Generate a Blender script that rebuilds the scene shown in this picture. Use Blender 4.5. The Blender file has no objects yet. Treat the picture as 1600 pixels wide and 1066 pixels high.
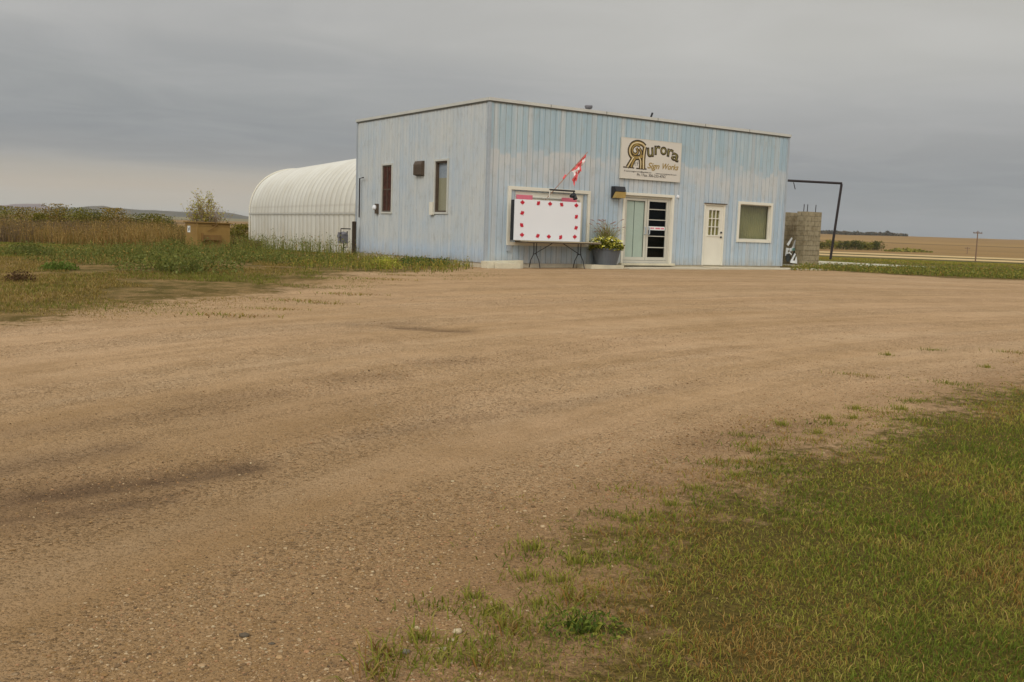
import bpy, math, random
import numpy as np
from mathutils import Vector, Matrix
random.seed(7); rng = np.random.default_rng(11)
S = bpy.context.scene
COL = S.collection
PI = math.pi

# ------------------------------------------------------------------ camera model (photo measured at 1600 x 1066)
F, PITCH, ROLL, CAMZ = 1528.0, .112, .0332, .95
cp, sp, cr, sr = math.cos(PITCH), math.sin(PITCH), math.cos(ROLL), math.sin(ROLL)
FW = np.array([0, cp, -sp]); UP0 = np.array([0, sp, cp]); RT0 = np.array([1., 0, 0])
RT = RT0*cr+UP0*sr; UP = UP0*cr-RT0*sr
def ray(px, py): return FW*F+RT*(px-800.)-UP*(py-533.)
YAW = .604
BO = np.array([-.865, 28.55, 0.])                     # near corner of the shop
BU = np.array([math.cos(YAW), math.sin(YAW), 0]); BV = np.array([-math.sin(YAW), math.cos(YAW), 0])
W_, D_, H_ = 12.9, 8.68, 4.64
def loc(a, b, z=0.): p = BO+a*BU+b*BV; return (p[0], p[1], z)
def wall(px, py, b=0.):                               # point of the photo on a plane parallel to the front wall
    d = ray(px, py); o = np.array([0, 0, CAMZ])-BO
    t = (b-o@BV)/(d@BV); p = o+t*d
    return p@BU, p[2]
def side(px, py, a=0.):
    d = ray(px, py); o = np.array([0, 0, CAMZ])-BO
    t = (a-o@BU)/(d@BU); p = o+t*d
    return p@BV, p[2]

# ------------------------------------------------------------------ terrain
def vnoise(x, y, seed=0):
    x = np.asarray(x, float); y = np.asarray(y, float)
    xi = np.floor(x).astype(np.int64); yi = np.floor(y).astype(np.int64)
    xf = x-xi; yf = y-yi; xf = xf*xf*(3-2*xf); yf = yf*yf*(3-2*yf)
    def h(a, b):
        n = (a*374761393+b*668265263+seed*974711) & 0x7fffffff
        n = ((n ^ (n >> 13))*1274126177) & 0x7fffffff
        return ((n ^ (n >> 16)) & 0xffff)/65535.
    return (h(xi, yi)*(1-xf)+h(xi+1, yi)*xf)*(1-yf)+(h(xi, yi+1)*(1-xf)+h(xi+1, yi+1)*xf)*yf
def fbm(x, y, o=4, seed=0):
    s = 0; a = .5; t = 0
    for i in range(o):
        s = s+a*vnoise(x*2**i, y*2**i, seed+i); t += a; a *= .5
    return s/t
KR = ([-50, 4, 24, 45, 60, 100, 150, 200, 300, 480, 700, 1000, 1700, 2500, 2600, 7000],
      [-.66, -.65, -.12, -.08, -.12, -.65, -1.4, -2.1, -3.4, -3.4, -1.2, 3, 11.5, 20.5, 20.6, -60])
KL = ([-50, 4, 24, 36, 46, 60, 100, 300, 700, 1200, 2500, 4200, 7000],
      [-.66, -.65, -.12, -.2, -.36, -.6, -1.3, -3.2, -3.4, -1.5, 8, 8, -60])
def gz(X, Y):
    X = np.asarray(X, float); Y = np.asarray(Y, float)
    r = np.hypot(X, Y)
    D = np.where(Y < 60, Y, Y+(r-Y)*.5)
    t = np.clip((X/np.maximum(Y, 1)+.1)/.25, 0, 1); t = t*t*(3-2*t)
    z = np.interp(D, *KR)*t+np.interp(D, *KL)*(1-t)
    near = np.clip(1-r/200, 0, 1)
    z = z+(fbm(X*.35, Y*.35, 3, 5)-.5)*.05*near*np.clip(abs(r-30)/8, .2, 1)
    z = z+(fbm(X*.004+9, Y*.004, 3, 8)-.5)*5*np.clip((r-500)/1500, 0, 1)
    return z
def at(px, py, lift=0.):
    d = ray(px, py); t = 1.5/F
    for k in range(4000):
        x, y, z = d*t+np.array([0, 0, CAMZ])
        if z < float(gz(x, y)): break
        t *= 1.004
    return np.array([x, y, float(gz(x, y))+lift])

# ------------------------------------------------------------------ helpers
def L(c):
    return tuple(((v/255.)/12.92 if v/255. <= .04045 else ((v/255.+.055)/1.055)**2.4) for v in c)
K = .80
def alb(r, g, b, k=1.): return tuple(min(.9, v/K*k) for v in L((r, g, b)))
class NT:
    def __init__(s, m): s.t = m.node_tree; s.n = s.t.nodes; s.l = s.t.links
    def add(s, typ, **kw):
        n = s.n.new(typ)
        for k, v in kw.items():
            if k.startswith('_'): setattr(n, k[1:], v)
            else: n.inputs[k.replace('__', ' ')].default_value = v
        return n
    def link(s, a, b): s.l.new(a, b)
    def noise(s, vec, scale, detail=4, rough=.55, dist=0.):
        n = s.add('ShaderNodeTexNoise'); n.inputs['Scale'].default_value = scale
        n.inputs['Detail'].default_value = detail; n.inputs['Roughness'].default_value = rough; n.inputs['Distortion'].default_value = dist
        if vec is not None: s.link(vec, n.inputs['Vector'])
        return n.outputs['Fac']
    def ramp(s, fac, stops, interp='LINEAR'):
        n = s.n.new('ShaderNodeValToRGB'); n.color_ramp.interpolation = interp
        e = n.color_ramp.elements
        while len(e) < len(stops): e.new(.5)
        for q, (p, c) in zip(e, stops):
            q.position = p; q.color = (c, c, c, 1) if isinstance(c, (int, float)) else (*c, 1)
        s.link(fac, n.inputs['Fac']); return n.outputs['Color']
    def mix(s, f, a, b, mode='MIX'):
        n = s.n.new('ShaderNodeMix'); n.data_type = 'RGBA'; n.blend_type = mode
        for k_, v in ((0, f), (6, a), (7, b)):
            sock = n.inputs[k_]
            if isinstance(v, (int, float)): sock.default_value = v if k_ == 0 else (v, v, v, 1)
            elif isinstance(v, tuple): sock.default_value = (*v[:3], 1)
            else: s.link(v, sock)
        return n.outputs[2]
    def math(s, op, a, b=0., c=None, clamp=False):
        n = s.n.new('ShaderNodeMath'); n.operation = op; n.use_clamp = clamp
        for i, v in enumerate((a, b, c)):
            if v is None: continue
            if isinstance(v, (int, float)): n.inputs[i].default_value = v
            else: s.link(v, n.inputs[i])
        return n.outputs[0]
    def mapping(s, vec, scale=(1, 1, 1), rot=(0, 0, 0), loc=(0, 0, 0)):
        if rot != (0, 0, 0):
            q = s.n.new('ShaderNodeMapping'); q.inputs['Rotation'].default_value = rot; s.link(vec, q.inputs['Vector']); vec = q.outputs['Vector']
        n = s.n.new('ShaderNodeMapping'); n.inputs['Scale'].default_value = scale; n.inputs['Location'].default_value = loc
        s.link(vec, n.inputs['Vector']); return n.outputs['Vector']
def newmat(name, rough=.7, spec=.3, metal=0.):
    m = bpy.data.materials.new(name); m.use_nodes = True
    t = NT(m); b = t.n['Principled BSDF']
    b.inputs['Roughness'].default_value = rough; b.inputs['Specular IOR Level'].default_value = spec; b.inputs['Metallic'].default_value = metal
    return m, t, b
def plain(name, c, rough=.7, spec=.3, metal=0., var=.18, scale=3., bump=0., c2=None, obj=True):
    """paint or material with blotchy variation"""
    m, t, b = newmat(name, rough, spec, metal)
    tc = t.n.new('ShaderNodeTexCoord'); v = tc.outputs['Object']
    n1 = t.noise(v, scale, 6, .6); f = t.ramp(n1, [(.3, 0.), (.7, 1.)])
    lo = tuple(x*(1-var) for x in c); hi = tuple(min(.92, x*(1+var)) for x in c)
    col = t.mix(f, lo, hi if c2 is None else c2)
    n2 = t.noise(v, scale*9, 3); col = t.mix(min(.3, var*1.5), col, t.ramp(n2, [(.3, tuple(x*.7 for x in c)), (.7, hi)]))
    t.link(col, b.inputs['Base Color'])
    if bump:
        bn = t.n.new('ShaderNodeBump'); bn.inputs['Strength'].default_value = bump; bn.inputs['Distance'].default_value = .01
        t.link(n2, bn.inputs['Height']); t.link(bn.outputs['Normal'], b.inputs['Normal'])
    return m
def tag(o, label=None, cat=None, group=None, kind=None):
    if label: o['label'] = label
    if cat: o['category'] = cat
    if group: o['group'] = group
    if kind: o['kind'] = kind
    return o
def empty(name, label, cat, loc=(0, 0, 0), rz=0., group=None):
    o = bpy.data.objects.new(name, None); COL.objects.link(o)
    o.location = loc; o.rotation_euler = (0, 0, rz); o.empty_display_size = .2
    return tag(o, label, cat, group)
def link(name, me, parent=None):
    o = bpy.data.objects.new(name, me); COL.objects.link(o)
    if parent: o.parent = parent
    return o
class MB:
    def __init__(s): s.v = []; s.f = []; s.m = []
    def add(s, vs, fs, mi=0):
        k = len(s.v); s.v += [tuple(map(float, p)) for p in vs]; s.f += [tuple(k+i for i in q) for q in fs]; s.m += [mi]*len(fs); return s
    def box(s, x0, x1, y0, y1, z0, z1, mi=0):
        return s.add([(x0, y0, z0), (x1, y0, z0), (x1, y1, z0), (x0, y1, z0), (x0, y0, z1), (x1, y0, z1), (x1, y1, z1), (x0, y1, z1)],
                     [(0, 3, 2, 1), (4, 5, 6, 7), (0, 1, 5, 4), (1, 2, 6, 5), (2, 3, 7, 6), (3, 0, 4, 7)], mi)
    def rbox(s, x0, x1, y0, y1, z0, z1, j=.01, mi=0):
        k = len(s.v); s.box(x0, x1, y0, y1, z0, z1, mi)
        for i in range(k, k+8): s.v[i] = tuple(c+random.uniform(-j, j) for c in s.v[i])
        return s
    def tube(s, pts, r, seg=8, mi=0, cap=True):
        pts = [Vector(p) for p in pts]; n = len(pts); rs = r if isinstance(r, (list, tuple)) else [r]*n
        k = len(s.v); ref = None
        for i, p in enumerate(pts):
            d = (pts[min(i+1, n-1)]-pts[max(i-1, 0)]).normalized()
            if ref is None: ref = d.orthogonal().normalized()
            ref = (ref-d*ref.dot(d)).normalized(); q = d.cross(ref)
            for j in range(seg):
                a = 2*PI*j/seg; s.v.append(tuple(p+(ref*math.cos(a)+q*math.sin(a))*rs[i]))
        for i in range(n-1):
            for j in range(seg):
                a = k+i*seg+j; b = k+i*seg+(j+1) % seg
                s.f.append((a, b, b+seg, a+seg)); s.m.append(mi)
        if cap:
            s.f.append(tuple(k+j for j in reversed(range(seg)))); s.m.append(mi)
            s.f.append(tuple(k+(n-1)*seg+j for j in range(seg))); s.m.append(mi)
        return s
    def prism(s, poly, h0, h1, axis='y', mi=0):                 # polygon in the plane across axis, extruded along it
        n = len(poly)
        P = (lambda p, h: (p[0], h, p[1])) if axis == 'y' else (lambda p, h: (p[0], p[1], h)) if axis == 'z' else (lambda p, h: (h, p[0], p[1]))
        k = len(s.v); s.v += [P(p, h0) for p in poly]+[P(p, h1) for p in poly]
        s.f += [tuple(k+i for i in range(n)), tuple(k+n+i for i in reversed(range(n)))]+[(k+(i+1) % n, k+i, k+n+i, k+n+(i+1) % n) for i in range(n)]
        s.m += [mi]*(n+2); return s
    def lathe(s, prof, c=(0, 0, 0), seg=20, mi=0):
        k = len(s.v)
        for r, z in prof:
            for j in range(seg): a = 2*PI*j/seg; s.v.append((c[0]+r*math.cos(a), c[1]+r*math.sin(a), c[2]+z))
        for i in range(len(prof)-1):
            for j in range(seg):
                a = k+i*seg+j; b = k+i*seg+(j+1) % seg; s.f.append((a, b, b+seg, a+seg)); s.m.append(mi)
        return s
    def build(s, name, mats, parent=None, smooth=False):
        me = bpy.data.meshes.new(name); me.from_pydata(s.v, [], s.f)
        for m in (mats if isinstance(mats, (list, tuple)) else [mats]): me.materials.append(m)
        me.polygons.foreach_set('material_index', s.m)
        if smooth: me.polygons.foreach_set('use_smooth', [True]*len(s.f))
        me.update(); return link(name, me, parent)
def npmesh(name, verts, faces, mats, cols=None, attrs=None, smooth=False):
    """verts (n,3); faces (m,k) ints or list of such arrays; cols (n,3)"""
    me = bpy.data.meshes.new(name)
    fl = faces if isinstance(faces, list) else [faces]
    tot = np.concatenate([np.full(len(f), f.shape[1], np.int32) for f in fl]); idx = np.concatenate([f.ravel() for f in fl]).astype(np.int32)
    me.vertices.add(len(verts)); me.vertices.foreach_set('co', np.asarray(verts, np.float32).ravel())
    me.loops.add(len(idx)); me.loops.foreach_set('vertex_index', idx)
    me.polygons.add(len(tot)); st = np.zeros(len(tot), np.int32); st[1:] = np.cumsum(tot)[:-1]
    me.polygons.foreach_set('loop_start', st); me.polygons.foreach_set('loop_total', tot)
    me.polygons.foreach_set('use_smooth', np.full(len(tot), smooth))
    for m in (mats if isinstance(mats, (list, tuple)) else [mats]): me.materials.append(m)
    if cols is not None:
        a = me.color_attributes.new('Col', 'FLOAT_COLOR', 'POINT')
        a.data.foreach_set('color', np.concatenate([cols, np.ones((len(cols), 1))], 1).astype(np.float32).ravel())
    for k, v in (attrs or {}).items():
        a = me.attributes.new(k, 'FLOAT', 'POINT'); a.data.foreach_set('value', np.asarray(v, np.float32))
    me.update(); me.validate(); return me

# ------------------------------------------------------------------ vegetation
def vegmat(name, rough=.75, trans=.25):
    m, t, b = newmat(name, rough, .15)
    a = t.n.new('ShaderNodeAttribute'); a.attribute_name = 'Col'
    t.link(a.outputs['Color'], b.inputs['Base Color'])
    tr = t.n.new('ShaderNodeBsdfTranslucent'); t.link(a.outputs['Color'], tr.inputs['Color'])
    mx = t.n.new('ShaderNodeMixShader'); mx.inputs[0].default_value = trans
    t.link(b.outputs[0], mx.inputs[1]); t.link(tr.outputs[0], mx.inputs[2]); t.link(mx.outputs[0], t.n['Material Output'].inputs['Surface'])
    return m
VEG = vegmat('leaf_and_blade')
def pick(pal, n, jit=.2):
    pal = np.array([p[:3] for p in pal]); w = np.array([1.]*len(pal))/len(pal)
    c = pal[rng.choice(len(pal), n, p=w)]
    return np.clip(c*(1+rng.uniform(-jit, jit, (n, 1))), 0.003, .9)
def blades(P, h, w, cols, lean=.5, curl=.6):
    """grass blades: P (n,3) roots, h,w (n,), cols (n,3)"""
    n = len(P); a = rng.uniform(0, 2*PI, n); d = np.stack([np.cos(a), np.sin(a), np.zeros(n)], 1)
    b = rng.uniform(0, 2*PI, n); q = np.stack([np.cos(b), np.sin(b), np.zeros(n)], 1)
    l = (rng.uniform(.05, 1, n)*lean)[:, None]; hh = h[:, None]; ww = w[:, None]; z = np.array([[0, 0, 1.]])
    m = P+d*hh*l*.35+z*hh*.55; t = P+d*hh*l*(1+curl*.3)+z*hh*(1-l*l*.3)
    V = np.stack([P-q*ww*.5, P+q*ww*.5, m+q*ww*.4, m-q*ww*.4, t], 1).reshape(-1, 3)
    k = np.arange(n)[:, None]*5
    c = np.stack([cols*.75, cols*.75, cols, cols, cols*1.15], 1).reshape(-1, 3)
    return V, [k+np.array([[0, 1, 2, 3]]), k+np.array([[3, 2, 4]])], c
def leaves(P, size, cols, up=.3, aspect=1.7):
    """leaf quads (kite) scattered at P"""
    n = len(P); nr = rng.normal(size=(n, 3)); nr[:, 2] = abs(nr[:, 2])+up; nr /= np.linalg.norm(nr, axis=1)[:, None]
    t = np.cross(nr, rng.normal(size=(n, 3))); t /= np.linalg.norm(t, axis=1)[:, None]+1e-9; s = np.cross(nr, t)
    sz = size[:, None]
    V = np.stack([P, P+t*sz*.5+s*sz/aspect*.5+nr*sz*.06, P+t*sz, P+t*sz*.5-s*sz/aspect*.5+nr*sz*.06], 1).reshape(-1, 3)
    k = np.arange(n)[:, None]*4
    return V, [k+np.array([[0, 1, 2, 3]])], np.repeat(cols, 4, 0)
def merge(parts):
    V = []; Fq = {}; C = []; o = 0
    for v, fs, c in parts:
        V.append(v); C.append(c)
        for f in fs: Fq.setdefault(f.shape[1], []).append(f+o)
        o += len(v)
    return np.concatenate(V), [np.concatenate(x) for x in Fq.values()], np.concatenate(C)
def vegobj(name, parts, parent=None, mat=None):
    v, f, c = merge(parts); return link(name, npmesh(name, v, f, mat or VEG, c), parent)
def inpoly(X, Y, poly):
    r = np.zeros(X.shape, bool); n = len(poly)
    for i in range(n):
        x0, y0 = poly[i]; x1, y1 = poly[(i+1) % n]
        c = ((y0 > Y) != (y1 > Y)) & (X < (x1-x0)*(Y-y0)/((y1-y0) or 1e-9)+x0); r ^= c
    return r
def sdist(X, Y, poly):
    d = np.full(X.shape, 1e9); n = len(poly)
    for i in range(n):
        ax, ay = poly[i]; bx, by = poly[(i+1) % n]; ex, ey = bx-ax, by-ay
        t = np.clip(((X-ax)*ex+(Y-ay)*ey)/(ex*ex+ey*ey+1e-12), 0, 1)
        d = np.minimum(d, np.hypot(X-ax-t*ex, Y-ay-t*ey))
    return np.where(inpoly(X, Y, poly), d, -d)

# ------------------------------------------------------------------ zones of the ground, measured on the photo
def G(pts): return [tuple(at(x, y)[:2]) for x, y in pts]
e = G([(760, 1066), (835, 1005), (900, 940), (955, 880), (1012, 830), (1088, 778), (1180, 735), (1270, 700), (1370, 668), (1480, 630), (1600, 604)])
d = np.array(e[-1])-np.array(e[-3]); e2 = np.array(e[-1])+d*4
LAWN = [(-.2, 1.5), (.0, -8)][::-1]+e+[tuple(e2), (60, e2[1]+12), (60, -8)]
g = G([(0, 516), (120, 511), (245, 492), (330, 479), (450, 472), (540, 450), (590, 430), (700, 431), (752, 418)])
d = np.array(g[0])-np.array(g[2]); g0 = np.array(g[0])+d*3
LEFTG = [tuple(g0)]+g+[loc(0, 0)[:2], loc(-.05, D_)[:2], loc(6, 12)[:2], loc(6, 60)[:2], (-40, 130), (-150, 130), (-150, g0[1])]
g = G([(1268, 421), (1330, 426), (1420, 431), (1500, 436), (1600, 439)])
d = np.array(g[-1])-np.array(g[-2]); g1 = np.array(g[-1])+d*6
RIGHTG = g+[tuple(g1), (120, 40), (120, 130), (0, 130), loc(13, 12)[:2], loc(13, 1)[:2]]
def zones(X, Y):
    a = sdist(X, Y, LAWN); b = sdist(X, Y, LEFTG); c = sdist(X, Y, RIGHTG)
    return a, b, c

# ------------------------------------------------------------------ ground sheet
def ground():
    rad = [0.0]+list(np.geomspace(.6, 6800, 560))
    a0 = np.radians(np.arange(-36, 36.01, .14)); a1 = np.radians(np.concatenate([np.arange(-177, -36, 3.), np.arange(39, 180.1, 3.)]))
    ang = np.sort(np.concatenate([a0, a1])); nA = len(ang); nR = len(rad)-1
    R, A = np.meshgrid(np.array(rad[1:]), ang, indexing='ij')
    X = (R*np.sin(A)).ravel(); Y = (R*np.cos(A)).ravel()
    X = np.append(X, 0); Y = np.append(Y, 0)
    r = np.hypot(X, Y)
    Z = gz(X, Y)
    near = r < 140
    za = np.full(X.shape, -50.); zb = za.copy(); zc = za.copy()
    a, b, c = zones(X[near], Y[near]); za[near] = a; zb[near] = b; zc[near] = c
    za[(~near)] = -50; zb[~near] = 5; zc[~near] = 5
    # worn wheel ruts and damp patches of the yard
    damp = np.zeros(X.shape); rut = np.zeros(X.shape)
    for (p, q, wdt, s) in [((-60, 790), (380, 728), .2, 1.), ((-40, 815), (260, 775), .14, .8), ((-30, 680), (330, 640), .25, .28), ((-30, 775), (250, 750), .25, .7), ((625, 512), (725, 517), .16, .9), ((555, 508), (640, 505), .22, .35),
                        ((660, 566), (730, 563), .2, .35), ((520, 592), (600, 586), .25, .3), ((-20, 820), (150, 790), .3, .45), ((1100, 690), (1250, 660), .2, .3), ((-40, 740), (180, 700), .2, .55), ((560, 680), (760, 650), .12, .3), ((820, 640), (1100, 600), .12, .22), ((300, 625), (420, 615), .2, .3)]:
        P0 = at(*p); P1 = at(*q); ex, ey = P1[0]-P0[0], P1[1]-P0[1]; Ls = ex*ex+ey*ey
        t = np.clip(((X-P0[0])*ex+(Y-P0[1])*ey)/Ls, 0, 1); dd = np.hypot(X-P0[0]-t*ex, Y-P0[1]-t*ey)
        damp = np.maximum(damp, s*np.exp(-(dd/wdt)**2))
    Z[near] -= damp[near]*.03
    sc = np.stack([X, Y, Z], 1)
    i, j = np.meshgrid(np.arange(nR-1), np.arange(nA), indexing='ij'); j2 = (j+1) % nA
    q = np.stack([i*nA+j, i*nA+j2, (i+1)*nA+j2, (i+1)*nA+j], -1).reshape(-1, 4)[:, ::-1]
    cidx = nR*nA; jj = np.arange(nA); fan = np.stack([np.full(nA, cidx), (jj+1) % nA, jj], 1)
    # far colours: ditch, stubble fields, pasture
    az = X/np.maximum(Y, 1); right = az > .02
    def lin(c): return np.array(alb(*c))
    C = np.tile(lin((112, 100, 58)), (len(X), 1))
    n1 = fbm(X*.012, Y*.004, 4, 3)[:, None]; n2 = fbm(X*.05, Y*.02, 3, 4)[:, None]
    stub = lin((138, 110, 68)); stub2 = lin((122, 96, 58)); grn = lin((88, 80, 36)); dk = lin((78, 70, 38))
    f = stub*n1+stub2*(1-n1)
    D = r+X*.12
    def band(lo, hi, c, sel):
        k = (D > lo) & (D <= hi) & sel; C[k] = (c[k] if c.ndim > 1 else c)
    band(0, 270, grn*(.75+.5*n2)+dk*0, right)
    band(270, 455, dk*(.9+.3*n2), right); band(455, 9000, f, right)
    for lo, hi, m in [(470, 500, .75), (560, 590, .93), (700, 730, .9), (940, 990, .62), (1000, 1250, 1.07), (1700, 1760, .72), (1760, 2300, .93)]:
        k = right & (D > lo) & (D < hi); C[k] *= m
    band(0, 400, lin((100, 82, 42))*(.8+.4*n2), ~right); band(400, 1600, f*.9, ~right)
    band(1600, 9000, lin((116, 108, 82))*(.8+.4*n1), ~right)
    for lo, hi, m in [(500, 600, .6), (900, 1050, .55)]:
        k = (~right) & (D > lo) & (D < hi); C[k] *= m
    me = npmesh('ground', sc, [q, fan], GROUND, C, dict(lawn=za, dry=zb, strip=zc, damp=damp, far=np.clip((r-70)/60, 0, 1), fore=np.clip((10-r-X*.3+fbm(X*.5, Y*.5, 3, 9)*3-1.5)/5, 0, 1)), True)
    o = link('ground', me); tag(o, kind='structure')

def ground_mat():
    m, t, b = newmat('gravel_and_turf', .95, .12)
    tc = t.n.new('ShaderNodeTexCoord'); v = tc.outputs['Object']
    A = {}
    for k in ('lawn', 'dry', 'strip', 'damp', 'far', 'fore', 'Col'):
        n = t.n.new('ShaderNodeAttribute'); n.attribute_name = k; A[k] = n.outputs['Color' if k == 'Col' else 'Fac']
    # gravel
    base1 = alb(183, 151, 116); base2 = alb(170, 139, 102); dark = alb(84, 66, 42); pale = alb(184, 158, 124, .95)
    big = t.noise(v, .22, 4, .55)
    sx = t.n.new('ShaderNodeSeparateXYZ'); t.link(v, sx.inputs[0])      # wheel tracks sweep in wide arcs round a point right of the yard
    dx = t.math('SUBTRACT', sx.outputs['X'], 18.7); dy = t.math('SUBTRACT', sx.outputs['Y'], -7.1)
    rd = t.math('SQRT', t.math('ADD', t.math('MULTIPLY', dx, dx), t.math('MULTIPLY', dy, dy))); ac = t.math('MULTIPLY', t.math('ARCTAN2', dx, dy), 25.)
    cb = t.n.new('ShaderNodeCombineXYZ'); t.link(rd, cb.inputs[0]); t.link(ac, cb.inputs[1]); cv = cb.outputs[0]
    streak = t.noise(t.mapping(cv, (1.15, .11, 1)), 1., 5, .6, .4)
    streak2 = t.noise(t.mapping(cv, (3.6, .22, 1)), 1., 4, .6, .3)
    med = t.noise(v, 2.6, 5, .6)
    g = t.mix(t.ramp(big, [(.35, 0.), (.68, 1.)]), base2, base1)
    g = t.mix(t.ramp(streak, [(.3, .5), (.5, 0.)]), g, alb(142, 113, 74))
    g = t.mix(t.ramp(streak, [(.5, 0.), (.68, .6)]), g, alb(176, 150, 118))
    g = t.mix(t.ramp(streak2, [(.36, .2), (.5, 0.)]), g, alb(134, 106, 70))
    g = t.mix(t.ramp(med, [(.35, .28), (.55, 0.)]), g, alb(132, 104, 68))
    # stones as texture at three sizes; loose stone shows more where 'loose' is high
    loose = t.ramp(t.noise(t.mapping(cv, (1.3, .16, 1), (0, 0, 0), (4, 7, 0)), 1.0, 4, .6, .3), [(.42, 0.), (.58, 1.)])
    hts = []
    for sc, lo in ((110., .9), (58., .8), (30., .55)):
        vo = t.n.new('ShaderNodeTexVoronoi'); vo.inputs['Scale'].default_value = sc; vo.inputs['Randomness'].default_value = 1.
        t.link(v, vo.inputs['Vector'])
        sep = t.n.new('ShaderNodeSeparateColor'); t.link(vo.outputs['Color'], sep.inputs[0])
        cc = t.ramp(sep.outputs[0], [(0., alb(84, 64, 42)), (.22, alb(130, 102, 68)), (.5, alb(148, 120, 84)), (.8, alb(164, 136, 102)), (.93, alb(178, 154, 120)), (1., alb(188, 170, 142))])
        amount = t.ramp(sep.outputs[1], [(.25, 0.), (.6, 1.)])
        amount = t.math('MULTIPLY', amount, lo if sc > 100 else t.math('MULTIPLY_ADD', loose, lo*.95, lo*.3))
        inside = t.ramp(vo.outputs['Distance'], [(.25, 1.), (.5, 0.)])
        amount = t.math('MULTIPLY', amount, inside)
        g = t.mix(amount, g, cc); hts.append(t.math('MULTIPLY', amount, 3./sc))
    grain = t.noise(v, 260., 3, .7); g = t.mix(t.ramp(grain, [(.3, .6), (.5, 0.)]), g, t.mix(.55, g, dark))
    g = t.mix(t.ramp(grain, [(.56, 0.), (.72, .4)]), g, pale)
    g = t.mix(t.math('MULTIPLY', A['fore'], .5), g, alb(112, 85, 50))  # darker foreground: shading from grain roughness and view angle put into the colour
    dn = t.math('MULTIPLY', A['damp'], t.math('MULTIPLY_ADD', t.noise(v, 3., 5, .65), 1.5, .15), clamp=True)
    g = t.mix(t.math('MULTIPLY', dn, .85), g, alb(92, 72, 52))
    # turf
    e1 = t.math('ADD', t.math('MULTIPLY', t.math('SUBTRACT', t.noise(v, 1.3, 6, .7), .5), 3.0), t.math('MULTIPLY', t.math('SUBTRACT', t.noise(v, 9., 5, .75), .5), 2.6))
    def msk(k, soft, off=0.): return t.ramp(t.math('MULTIPLY_ADD', t.math('ADD', t.math('ADD', A[k], off), e1), soft, .5, clamp=True), [(0., 0.), (1., 1.)])
    nt = t.noise(v, 3.5, 5, .7); nf = t.noise(v, 40., 3, .7)
    turf = t.mix(nt, alb(82, 72, 30), alb(100, 84, 40)); turf = t.mix(t.ramp(nf, [(.4, .6), (.6, 0.)]), turf, alb(62, 52, 24))
    dryg = t.mix(t.ramp(t.noise(v, .35, 5, .65), [(.35, 0.), (.65, 1.)]), alb(98, 80, 38), alb(84, 76, 32)); dryg = t.mix(t.ramp(t.noise(v, 1.7, 5, .7), [(.4, .85), (.58, 0.)]), dryg, alb(146, 118, 76))
    dryg = t.mix(t.ramp(nf, [(.38, .5), (.55, 0.)]), dryg, alb(66, 54, 24))
    wl = t.math('MULTIPLY_ADD', A['lawn'], 1., 0.)
    soil = t.math('MULTIPLY', t.ramp(t.math('MULTIPLY_ADD', t.math('ADD', A['lawn'], 1.1), 1., 0., clamp=True), [(0., 0.), (1., 1.)]), t.ramp(t.noise(v, 2., 4, .6), [(.35, .2), (.6, .9)]))
    g = t.mix(t.math('MULTIPLY', soil, .6), g, alb(124, 96, 68))
    g = t.mix(msk('lawn', 1.8, -.1), g, turf)
    g = t.mix(msk('dry', 1.7, -.9), g, dryg); g = t.mix(msk('strip', 2., -.2), g, t.mix(.4, dryg, turf))
    farc = t.mix(t.ramp(t.noise(t.mapping(v, (.02, .05, 1)), 1., 5, .7), [(.3, .35), (.6, 0.)]), A['Col'], t.mix(.5, A['Col'], alb(80, 70, 44)))
    g = t.mix(A['far'], g, farc)
    t.link(g, b.inputs['Base Color'])
    h = t.math('ADD', t.math('ADD', hts[0], hts[1]), hts[2]); h = t.math('ADD', h, t.math('MULTIPLY', grain, .012)); h = t.math('ADD', h, t.math('MULTIPLY', t.noise(v, 14., 5, .65), .05))
    bn = t.n.new('ShaderNodeBump'); bn.inputs['Strength'].default_value = .8; bn.inputs['Distance'].default_value = .35
    t.link(h, bn.inputs['Height']); t.link(bn.outputs['Normal'], b.inputs['Normal'])
    return m
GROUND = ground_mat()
ground()

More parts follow.
